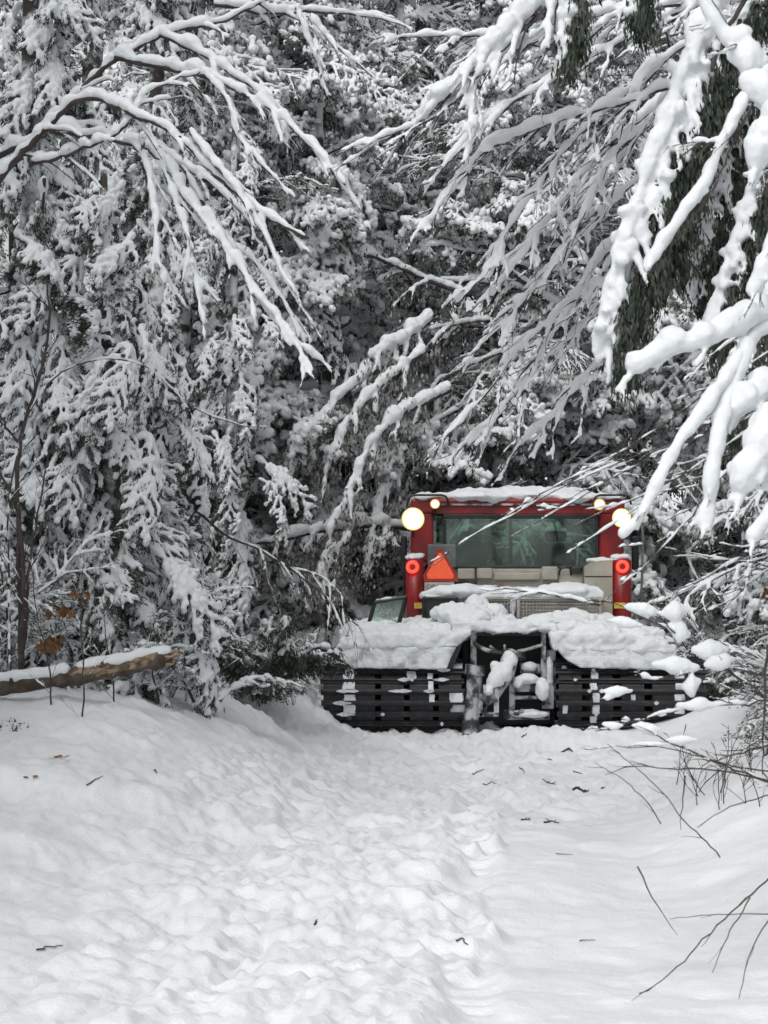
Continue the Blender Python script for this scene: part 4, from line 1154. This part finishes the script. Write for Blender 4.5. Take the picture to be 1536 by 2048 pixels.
    # frost dust lying along the bars
    for k in range(44):
        kk = r.integers(0, 18); p, nrm = loop_pt((kk + .5) * TL_ / NB, WR + .03)
        xx = r.uniform(xa + .1, xb - .2); ln = r.uniform(.03, .20)
        m = MB(); v = []
        nn_ = 7
        for t_ in np.linspace(0, 1, nn_):
            a = .018 * math.sin(pi * min(1, max(0, t_ * .96 + .02))) * r.uniform(.5, 1.2) + .002
            v += [[xx + ln * t_, p[0] - .032, p[1] + .005 - a], [xx + ln * t_, p[0] - .036, p[1] + .008 + a], [xx + ln * t_, p[0] + .02, p[1] + .008 + a * .4]]
        i = np.arange(nn_ - 1)[:, None] * 3; j = np.arange(3)[None]
        q = np.stack([i + j, i + (j + 1) % 3, i + 3 + (j + 1) % 3, i + 3 + j], -1).reshape(-1, 4)
        m.add(v, [q, np.array([[2, 1, 0]]), np.array([[0, 1, 2]]) + 3 * (nn_ - 1)]); m.build('frost', CAKED, tk)

# chassis
part('chassis', lambda m: (box(m, (-.5, .9, .25), (.4, 3.6, .95), 0, .02), box(m, (-1.75, 1.0, .80), (1.65, 3.7, .86), 0, .01)), BLACKP)
part('rear_crossbeam', lambda m: (vbox(m, 850, 1262, 1115, 1272, .25, .5)), BLACKP)
part('rear_bulkhead', lambda m: vbox(m, 938, 1262, 1112, 1450, .85, .05), BLACKP)

# fenders with their snow loads
def fender(ptsL, ysn, name, snow):
    o = part('fender', lambda m: prism(m, ptsL, .16, 2.9), BLACKP)
    return o
la = [(a[0], a[2]) for a in (V(690, 1330, .1), V(905, 1338, .1), V(930, 1275, .1), V(930, 1266, .1), V(690, 1272, .1))]
fl = part('fender', lambda m: prism(m, la[::-1], .10, 2.9), BLACKP)
ra = [(a[0], a[2]) for a in (V(1142, 1330, .1), V(1345, 1338, .1), V(1350, 1300, .1), V(1340, 1285, .1), V(1108, 1275, .1), V(1115, 1300, .1))]
fr_ = part('fender', lambda m: prism(m, ra[::-1], .10, 2.9), BLACKP)
def V2(px, py, ly=.1):
    a = V(px, py, ly); return (a[0], a[2])
# hardened snow facing backwards
snow_part('caked_snow', [('p', [V2(680, 1318), V2(705, 1336), V2(892, 1338), V2(912, 1292), V2(676, 1292)][::-1], .03, .14)], fl, vox=.014, noise=.008, freq=14, it=2, mats=CAKED)
snow_part('caked_snow', [('p', [V2(1132, 1320), V2(1160, 1335), V2(1350, 1340), V2(1352, 1300), V2(1112, 1292), V2(1118, 1305)][::-1], .03, .14)], fr_, vox=.014, noise=.008, freq=14, it=2, mats=CAKED)
# loose snow on top
def heap(poly, y0, y1):
    return ('p', poly[::-1], y0, y1)
snow_part('snow_load', [heap([V2(676, 1297), V2(915, 1294), V2(940, 1266), V2(940, 1262), V2(760, 1264), V2(700, 1270), V2(682, 1278)], .02, .35),
                        ('s', V(730, 1275, .5), (.26, .35, .075)), ('s', V(820, 1266, .6), (.42, .5, .10)), ('s', V(880, 1262, .8), (.35, .6, .13)),
                        ('b', (-1.72, .3, .98), (-.6, 2.8, 1.04)), ('s', V(780, 1258, 1.2), (.5, .6, .10)), ('s', V(860, 1250, 1.5), (.3, .6, .12))], fl, vox=.015, noise=.030, freq=9, it=2, n2=.007)
snow_part('snow_load', [heap([V2(1108, 1300), V2(1350, 1305), V2(1354, 1292), V2(1300, 1276), V2(1225, 1266), V2(1100, 1266)], .02, .35),
                        ('s', V(1180, 1262, .5), (.38, .4, .10)), ('s', V(1250, 1268, .55), (.38, .4, .085)), ('s', V(1135, 1252, .6), (.3, .45, .12)), ('s', V(1145, 1238, .8), (.28, .4, .10)),
                        ('b', (.5, .3, .98), (1.5, 2.8, 1.04)), ('s', V(1185, 1250, 1.0), (.3, .5, .12)), ('s', V(1300, 1282, .5), (.26, .4, .05)), ('s', V(1118, 1228, .62), (.07, .07, .05))], fr_, vox=.015, noise=.030, freq=9, it=2, n2=.007)

# deck between the fenders
dk = part('deck', lambda m: vbox(m, 905, 1255, 1115, 1263, .15, 1.5), BLACKP)
snow_part('deck_snow', [heap([V2(905, 1263), V2(1112, 1265), V2(1112, 1250), V2(1060, 1246), V2(1000, 1247), V2(905, 1240)], .08, .9),
                        ('s', V(940, 1236, .6), (.30, .4, .13)), ('s', V(905, 1228, .7), (.22, .35, .12)), ('s', V(975, 1243, .7), (.30, .4, .09)), ('s', V(955, 1216, .85), (.13, .25, .14)),
                        ('s', V(985, 1226, .8), (.16, .25, .09)), ('s', V(1090, 1242, .6), (.25, .4, .07))], dk, vox=.015, noise=.030, freq=10, it=2, n2=.007)

# cargo box with mesh sides
bx_ = part('cargo_box', lambda m: (vbox(m, 848, 1190, 1208, 1262, 1.0, .55)), BEIGE)
MESHG = mat('beige_wire', (0.33, 0.32, 0.285), 0.5, var=.15, scale=10)
def grid(px0, py0, px1, py1, ly, step=.034):
    def f(m):
        a, b = V(px0, py0, ly), V(px1, py1, ly)
        for x in np.arange(a[0] + .02, b[0] - .01, step): box(m, (x - .004, ly, b[2]), (x + .004, ly + .008, a[2]))
        for z in np.arange(b[2] + .02, a[2], step): box(m, (a[0], ly - .006, z - .004), (b[0], ly + .001, z + .004))
        for (x0, x1, z0, z1) in ((a[0] - .015, b[0] + .015, a[2] - .012, a[2] + .012), (a[0] - .015, b[0] + .015, b[2] - .012, b[2] + .012)):
            box(m, (x0, ly - .02, z0), (x1, ly + .012, z1))
        for x in (a[0], b[0]): box(m, (x - .014, ly - .022, b[2]), (x + .014, ly + .014, a[2]))
    return f
part('mesh_panel', grid(905, 1196, 1022, 1258, .93), MESHG, bx_)
part('mesh_panel', grid(1036, 1196, 1200, 1258, .93), MESHG, bx_)
part('latch_post', lambda m: (vbox(m, 1020, 1198, 1032, 1262, .88, .05), vbox(m, 1023, 1210, 1029, 1240, .85, .03)), ICED, bx_)
snow_part('snow_cap', [('p', [V2(842, 1196, .95), V2(1206, 1200, .95), V2(1208, 1186, .95), V2(1198, 1176, .95), V2(1110, 1172, .95), V2(1085, 1178, .95), V2(1000, 1176, .95), V2(985, 1172, .95), V2(880, 1174, .95), V2(862, 1180, .95), V2(842, 1188, .95)][::-1], .92, 1.55),
                       ('s', V(930, 1182, 1.1), (.25, .3, .08)), ('s', V(1130, 1182, 1.1), (.3, .3, .09)), ('s', V(895, 1186, .98), (.12, .12, .06)), ('s', V(1060, 1186, .98), (.14, .12, .05))], bx_, vox=.016, noise=.018, freq=9, it=2)

# black framed guards on the left
def frame_quad(m, quad, ly, t_=.022, d=.05, lean=0):
    c = [V(a, b, ly) for a, b in quad]
    for i in range(4):
        tube(m, [c[i], (c[i] + c[(i + 1) % 4]) / 2, c[(i + 1) % 4]], t_, 6)
for (quad, ly) in (([(737, 1250), (750, 1204), (812, 1194), (797, 1250)], .9), ([(848, 1243), (848, 1196), (912, 1196), (912, 1243)], .82)):
    o = part('guard_frame', lambda m: frame_quad(m, quad, ly), BLACKP)
    c = [V(a, b, ly + .01) for a, b in quad]
    part('guard_pane', lambda m: m.add([*c, *[q + [0, .015, 0] for q in c]], np.array([[0, 1, 2, 3], [7, 6, 5, 4], [0, 4, 5, 1], [1, 5, 6, 2], [2, 6, 7, 3], [3, 7, 4, 0]])), glass if quad[0][0] == 737 else BLACKP, o)
    m = MB()
    for i_, rr in (((1, 2), .018), ((0, 3), .03)):
        a, b = V(*quad[i_[0]], ly), V(*quad[i_[1]], ly)
        snow_on(m, np.linspace(a, b, 6), rr, r, n=7, lift=.9)
    remesh(m, .012, 'snow', SNOW, noise=.004, freq=16, smooth_it=2, parent=o)

# hitch gear in the gap
for nm, fn, mt in [
    ('hitch_post', lambda m: vbox(m, 941, 1262, 953, 1350, .22, .05, bev=.006), ICED),
    ('hitch_post', lambda m: vbox(m, 1082, 1262, 1092, 1362, .22, .05, bev=.006), ICED),
    ('side_plate', lambda m: (vbox(m, 1092, 1300, 1112, 1400, .32, .1), vbox(m, 1084, 1365, 1108, 1418, .24, .1)), ICED),
    ('hydraulic_cylinder', lambda m: (cyl(m, V(950, 1345, .1), V(940, 1470, .0), .075, 14, r2=.085), cyl(m, V(951, 1330, .1), V(949, 1350, .1), .10, 14)), ICED),
    ('cross_tube', lambda m: (tube(m, [V(1018, 1305, .2), V(1050, 1300, .2), V(1084, 1290, .2)], .016, 8),), ICED),
    ('hose', lambda m: (tube(m, resample([V(948, 1285, .18), V(965, 1298, .15), V(985, 1304, .12), V(1010, 1307, .14)], 12)[0], .022, 8), tube(m, resample([V(980, 1292, .18), V(990, 1300, .15), V(1005, 1308, .12)], 8)[0], .014, 8),
                        tube(m, [V(1009, 1290, .14), V(1009, 1298, .14), V(1010, 1310, .14)], .012, 6)), ICED),
    ('lift_arm', lambda m: (tube(m, [V(1022, 1306, .15), V(1012, 1345, .05), V(985, 1385, -.05), V(970, 1402, -.08)], [.085, .09, .085, .06], 14), cyl(m, V(1010, 1305, .15), V(1035, 1308, .15), .03)), ICED),
    ('coupling_bracket', lambda m: (vbox(m, 957, 1388, 966, 1434, -.12, .12, bev=.006), vbox(m, 958, 1425, 998, 1434, -.12, .12, bev=.006), vbox(m, 988, 1390, 998, 1430, -.12, .12, bev=.006), vbox(m, 966, 1370, 982, 1392, -.1, .08, bev=.01), cyl(m, V(974, 1381, -.14), V(974, 1381, -.04), .03), tube(m, [V(966, 1396, -.12), V(976, 1408, -.14), V(970, 1422, -.12)], .014, 6)), ICED),
    ('tow_beam', lambda m: (vbox(m, 1022, 1362, 1092, 1384, .15, .12, bev=.02), vbox(m, 1022, 1392, 1075, 1399, .15, .10, bev=.01), vbox(m, 1018, 1362, 1030, 1425, .14, .08, bev=.01), vbox(m, 1040, 1328, 1082, 1348, .3, .1, bev=.02)), ICED),
    ('skid', lambda m: (vbox(m, 1010, 1422, 1100, 1440, .2, .25, bev=.02), tube(m, [V(1020, 1425, .1), V(1035, 1428, .08), V(1045, 1420, .08)], .02, 8)), ICED),
    ('valve_block', lambda m: (vbox(m, 1038, 1306, 1052, 1322, .4, .08), vbox(m, 1040, 1326, 1048, 1332, .38, .08)), ICED)]:
    part(nm, fn, mt, smooth=nm in ('lift_arm', 'hose'))
snow_part('snow_on_arm', [('s', V(1020, 1318, .08), (.08, .1, .09)), ('s', V(1010, 1345, 0), (.085, .1, .12)), ('s', V(992, 1360, -.05), (.09, .09, .11)), ('s', V(978, 1383, -.08), (.05, .08, .06)), ('s', V(990, 1335, .02), (.05, .06, .07))], veh, vox=.014, noise=.012, freq=11, it=3)
snow_part('snow_on_beam', [('s', V(1050, 1358, .12), (.14, .08, .05)), ('s', V(1085, 1378, .12), (.08, .06, .13)), ('s', V(1058, 1336, .28), (.09, .06, .06)), ('s', V(1035, 1366, .10), (.06, .06, .05)), ('s', V(1098, 1352, .28), (.05, .05, .2)), ('s', V(1060, 1428, .15), (.2, .1, .04))], veh, vox=.014, noise=.012, freq=11, it=3)

# ---- cab
LYC = 1.65
cab = bpy.data.objects.new('cab', None); C.objects.link(cab); cab.parent = veh
def cpart(name, fn, mats, smooth=False, label=None): return part(name, fn, mats, cab, smooth, label)
D = 1.55
xl, xr = V(822, 1100, LYC)[0], V(1250, 1100, LYC)[0]
zt = V(1000, 997, LYC)[2]
cpart('rear_panel', lambda m: (vbox(m, 868, 1137, 1205, 1250, LYC + .02, .05), vbox(m, 915, 1137, 950, 1158, LYC - .06, .08), vbox(m, 954, 1137, 1160, 1178, LYC - .02, .05),
                               vbox(m, 954, 1136, 984, 1157, LYC - .08, .08), vbox(m, 988, 1146, 1080, 1160, LYC - .06, .08), vbox(m, 1084, 1133, 1116, 1160, LYC - .09, .1, bev=.02),
                               vbox(m, 1118, 1146, 1166, 1168, LYC - .06, .06)), BEIGE)
cpart('hand_rail', lambda m: (tube(m, resample([V(1118, 1150, LYC - .08), V(1120, 1136, LYC - .12), V(1140, 1133, LYC - .12), V(1142, 1150, LYC - .08)], 14)[0], .012, 8), vbox(m, 1144, 1134, 1164, 1148, LYC - .1, .08)), BLACKP)
cpart('side_cover', lambda m: (prism(m, [V2(1168, 1250, LYC - .15), V2(1168, 1135, LYC - .15), V2(1185, 1122, LYC - .15), V2(1224, 1120, LYC - .15), V2(1224, 1250, LYC - .15)], LYC - .2, LYC + .05),), BEIGE)
cpart('seam', lambda m: vbox(m, 949.5, 1134, 952, 1180, LYC - .085, .01, bev=0), BLACKP)
cpart('seam', lambda m: vbox(m, 1169, 1152, 1224, 1154, LYC - .205, .008, bev=0), BLACKP)
o = cpart('step_snow', lambda m: box(m, (0, 0, -5), (.01, .01, -4.99)), SNOW); bpy.data.objects.remove(o)
snow_part('snow', [('s', V(1200, 1121, LYC - .1), (.15, .12, .035)), ('s', V(1232, 1120, LYC - .1), (.06, .1, .03))], cab, vox=.012, noise=.008, freq=14, it=1)
# roof
roof = cpart('roof', lambda m: (vbox(m, 862, 996, 1200, 1008, LYC - .05, D + .1, bev=.03), vbox(m, 868, 1010, 1196, 1028, LYC - .01, .06, bev=.012), vbox(m, 822, 998, 870, 1026, LYC + .02, D - .05, bev=.02), vbox(m, 1194, 998, 1250, 1026, LYC + .02, D - .05, bev=.02)), RED)
part('gutter', lambda m: vbox(m, 866, 1007, 1198, 1011, LYC - .06, .04, bev=.004), ICED, roof)
snow_part('snow_cap', [('b', (xl + .03, LYC - .02, zt - .005), (xr - .03, LYC + D, zt + .05)), ('s', V(960, 996, LYC + .3), (.45, .5, .09)), ('s', V(1060, 994, LYC + .6), (.8, .7, .10)), ('s', V(1150, 998, LYC + .2), (.25, .4, .06))], roof, vox=.018, noise=.028, freq=8, it=3)
# pillars
for (a, b, c, d, ly, dp) in ((822, 1024, 867, 1125, LYC + .04, .16), (1197, 1024, 1248, 1130, LYC + .04, .16)):
    cpart('pillar', lambda m: vbox(m, a, c and b, c, d, ly, dp, bev=.03), RED)
for x_ in (xl + .06, xr - .1):
    cpart('front_pillar', lambda m: box(m, (x_, LYC + D - .1, .9), (x_ + .06, LYC + D, zt), 0, .01), BLACKP)
cpart('side_wall', lambda m: (box(m, (xl + .02, LYC + .1, .9), (xl + .08, LYC + D, 1.55), 0, .02), box(m, (xr - .08, LYC + .1, .9), (xr - .02, LYC + D, 1.55), 0, .02), box(m, (xl + .05, LYC + D - .06, .9), (xr - .05, LYC + D - .02, 1.42), 0, .01)), RED)
cpart('floor', lambda m: box(m, (xl, LYC, .85), (xr, LYC + D, .9)), BLACKP)
# rear window
a, b = V(886, 1028, LYC), V(1197, 1137, LYC)
fw = cpart('rear_window', lambda m: (box(m, (a[0], LYC - .02, a[2] - .05), (b[0], LYC + .03, a[2]), 0, .01), box(m, (a[0], LYC - .02, b[2]), (b[0], LYC + .03, b[2] + .03), 0, .01),
                                     box(m, (a[0], LYC - .02, b[2] + .03), (a[0] + .035, LYC + .03, a[2] - .05), 0, .01), box(m, (b[0] - .035, LYC - .02, b[2] + .03), (b[0], LYC + .03, a[2] - .05), 0, .01)), BLACKP)
part('pane', lambda m: box(m, (a[0] + .03, LYC, b[2] + .025), (b[0] - .03, LYC + .008, a[2] - .045)), glass, fw)
part('wiper', lambda m: tube(m, [V(1108, 1046, LYC - .04), V(1112, 1060, LYC - .05), V(1116, 1080, LYC - .04)], .006, 5), BLACKP, fw)
fx0, fx1 = xl + .12, xr - .1
o = cpart('front_window', lambda m: (box(m, (fx0, LYC + D - .06, zt - .14), (fx1, LYC + D - .03, zt), 0, .005), box(m, ((fx0 + fx1) / 2 - .02, LYC + D - .06, 1.4), ((fx0 + fx1) / 2 + .02, LYC + D - .03, zt))), BLACKP)
part('pane', lambda m: box(m, (fx0, LYC + D - .05, 1.4), (fx1, LYC + D - .045, zt - .1)), glass, o)
for (pa, pb) in ((905, 975), (1075, 1150)):
    o = cpart('seat', lambda m: (vbox(m, pa, 1085, pb, 1180, LYC + .55, .14, bev=.05), vbox(m, pa + 16, 1062, pb - 16, 1084, LYC + .57, .1, bev=.04)), SEAT)
cpart('steering_column', lambda m: (tube(m, [V(1000, 1130, LYC + 1.2), V(985, 1100, LYC + 1.05), V(975, 1075, LYC + .95)], .03, 8), vbox(m, 935, 1058, 962, 1100, LYC + .9, .05, bev=.02)), SEAT)
cpart('control_box', lambda m: vbox(m, 855, 1088, 912, 1135, LYC - .1, .1, bev=.02), mat('grey_box', (.12, .13, .125), .6, var=.2, scale=8))
# corner columns with tail lamps
for (x0, x1, tlx, tly, zb, lab) in ((811, 849, 825, 1134, 1252, 'left'), (1222, 1263, 1245, 1133, 1258, 'right')):
    ly = LYC - .12
    A, B = V((x0 + x1) / 2, 1122, ly), V((x0 + x1) / 2, zb + 12, ly)
    rad = (x1 - x0) / 2 * (VY + ly) / FPX
    o = cpart('corner_column', lambda m: (cyl(m, B, A, rad, 24), ball(m, A, rad, scale=(1, 1, .25)), box(m, (A[0] - rad * .5, ly, B[2]), (A[0] + rad * .5, ly + .3, A[2] - .02), 0, .02)), RED, smooth=False)
    for p_ in o.data.polygons: p_.use_smooth = len(p_.vertices) < 8
    lc = V(tlx, tly, ly - rad - .012)
    def ring(m):
        n, R1, r1 = 22, .050, .018
        v = [[lc[0] + (R1 + r1 * math.cos(u)) * math.cos(t_), lc[1] + r1 * math.sin(u), lc[2] + (R1 + r1 * math.cos(u)) * math.sin(t_)] for t_ in np.arange(n) * 2 * pi / n for u in np.arange(8) * pi / 4]
        i = np.arange(n)[:, None] * 8; j = np.arange(8)[None]
        m.add(v, np.stack([i + j, i + (j + 1) % 8, (i + 8) % (8 * n) + (j + 1) % 8, (i + 8) % (8 * n) + j], -1).reshape(-1, 4))
    part('tail_lamp', ring, REDLAMP, o, smooth=True)
    part('lamp_hub', lambda m: cyl(m, lc + [0, .03, 0], lc + [0, -.004, 0], .04, 16), RED, o)
    zc = V(830, 1211, ly)[2]
    part('reflector', lambda m: box(m, (A[0] + (-.01 if lab == 'left' else -rad * .8), ly - rad - .012, zc - .03), (A[0] + (rad * .75 if lab == 'left' else rad * .3), ly - rad + .03, zc + .03), 0, .004), YELLOW, o)
    snow_part('snow', [('s', A + [-.01, 0, .04], (rad * 1.05, rad * .8, .035)), ('s', A + [.04, .02, .055], (rad * .6, rad * .6, .03))], o, vox=.011, noise=.008, freq=16, it=1)
# warning triangle with its plate
bk = cpart('triangle_bracket', lambda m: (vbox(m, 862, 1150, 900, 1240, LYC - .3, .02, bev=.004),), BLACKP)
def tri(m, s_, dy):
    c = V(880.5, 1138, LYC - .34)
    pts = []
    for (px, py) in ((847, 1158), (849, 1163), (912, 1163), (915.5, 1158), (914, 1151), (884, 1097), (877, 1097), (846, 1151)):
        q = V(px, py, LYC - .34); pts.append((c[0] + (q[0] - c[0]) * s_, c[2] + (q[2] - c[2]) * s_))
    prism(m, pts[::-1], LYC - .34 - dy, LYC - .325)
part('warning_triangle', lambda m: tri(m, 1.0, 0), REDB, bk)
part('orange_panel', lambda m: tri(m, .78, .004), ORANGE, bk)
pl = part('plate', lambda m: vbox(m, 849, 1164, 908, 1200, LYC - .33, .008, bev=.003), PLATE, bk)
def text(body, px, py, ly, size, mt, parent, ink_squash=1.0):
    cu = bpy.data.curves.new('text', 'FONT'); cu.body = body; cu.size = size; cu.extrude = .001; cu.align_x = 'CENTER'
    o_ = bpy.data.objects.new('t', cu); C.objects.link(o_)
    me = bpy.data.meshes.new_from_object(o_.evaluated_get(bpy.context.evaluated_depsgraph_get()))
    bpy.data.objects.remove(o_)
    me.materials.clear(); me.materials.append(mt)
    q = link('lettering', me, parent); q.location = V(px, py, ly); q.rotation_euler = (R(90), 0, 0); q.scale = (ink_squash, 1, 1); q['kind'] = 'stuff'
    return q
text('(DPW 2525', 879, 1177, LYC - .334, .062, INK, bk, 1.0)
text('SERIES', 930, 1174, LYC - .065, .06, INK, cab)
text('SNOW', 988, 1176, LYC - .045, .065, REDINK, cab)
part('dark_strip', lambda m: vbox(m, 908, 1163, 938, 1176, LYC - .02, .01, bev=0), BLACKP, cab)

# lamps, lenses widened to carry the painted glow
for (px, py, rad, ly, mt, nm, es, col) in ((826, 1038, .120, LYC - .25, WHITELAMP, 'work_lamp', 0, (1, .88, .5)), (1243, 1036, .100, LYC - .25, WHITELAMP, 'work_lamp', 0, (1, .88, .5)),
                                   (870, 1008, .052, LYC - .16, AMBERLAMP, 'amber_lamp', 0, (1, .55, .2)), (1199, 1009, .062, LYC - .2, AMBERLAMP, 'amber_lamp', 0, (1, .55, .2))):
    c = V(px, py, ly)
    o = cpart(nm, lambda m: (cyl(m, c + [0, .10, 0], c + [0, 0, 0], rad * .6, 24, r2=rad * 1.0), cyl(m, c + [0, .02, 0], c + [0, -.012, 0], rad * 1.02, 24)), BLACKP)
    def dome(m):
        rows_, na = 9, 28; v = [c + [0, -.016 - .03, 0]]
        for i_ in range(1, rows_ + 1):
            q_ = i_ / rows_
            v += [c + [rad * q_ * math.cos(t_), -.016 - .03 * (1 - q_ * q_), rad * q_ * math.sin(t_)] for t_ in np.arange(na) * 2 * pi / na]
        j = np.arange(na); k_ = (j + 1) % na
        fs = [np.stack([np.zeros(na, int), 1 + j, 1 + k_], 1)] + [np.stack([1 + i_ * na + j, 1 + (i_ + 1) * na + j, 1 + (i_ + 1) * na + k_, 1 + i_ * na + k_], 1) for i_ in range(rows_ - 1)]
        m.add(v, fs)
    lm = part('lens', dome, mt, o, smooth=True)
    at_ = lm.data.attributes.new('halo', 'FLOAT', 'POINT')
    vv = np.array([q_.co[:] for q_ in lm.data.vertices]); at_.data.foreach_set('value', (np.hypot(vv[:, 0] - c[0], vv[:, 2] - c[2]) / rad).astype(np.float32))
    part('lamp_bracket', lambda m: tube(m, [c + [0, .06, -rad], c + [0, .1, -rad - .05], c + [0, .2, -rad - .06]], .014, 6), BLACKP, o)
    pl_ = bpy.data.lights.new('lamp_light', 'SPOT')
    pl_.energy = 60 if nm == 'work_lamp' else 15
    pl_.color = col; pl_.shadow_soft_size = rad; pl_.spot_size = R(56); pl_.spot_blend = .5
    lo_ = bpy.data.objects.new('lamp_light', pl_); C.objects.link(lo_); lo_.parent = o
    lo_.location = c + [0, -.05, 0]; lo_.rotation_euler = (R(103), 0, pi)
# rails round the roof corners
for (a_, b_) in ((814, 897), (1186, 1262)):
    cpart('roof_rail', lambda m: tube(m, resample([V(a_, 1012, LYC - .2), V(a_ + 3, 995, LYC - .2), V(a_ + 12, 990, LYC - .2), V(b_ - 12, 990, LYC - .2), V(b_ - 3, 994, LYC - .2), V(b_, 1008, LYC - .12)], 30)[0], .012, 8), BLACKP)
# side mirrors and their bars
cpart('mirror', lambda m: (vbox(m, 801, 1072, 814, 1150, LYC + .3, .06, bev=.02), tube(m, [V(808, 1150, LYC + .3), V(808, 1200, LYC + .3), V(820, 1240, LYC + .3)], .014, 6)), BLACKP)
cpart('mirror', lambda m: vbox(m, 1264, 1072, 1278, 1140, LYC + .3, .06, bev=.02), BLACKP)
cpart('mirror_knob', lambda m: cyl(m, V(1268, 1150, LYC - .1), V(1268, 1150, LYC + .05), .03), BLACKP)
cpart('grab_bar', lambda m: tube(m, resample([V(1262, 1045, LYC + .25), V(1283, 1046, LYC + .25), V(1286, 1060, LYC + .25), V(1284, 1160, LYC + .25), V(1282, 1205, LYC + .25)], 24)[0], .014, 8), mat('grey_steel', (.16, .17, .16), .5, var=.2))
# blade seen past the right track
part('end_plate', lambda m: vbox(m, 1385, 1400, 1425, 1470, .9, .08, bev=.02), ICED)
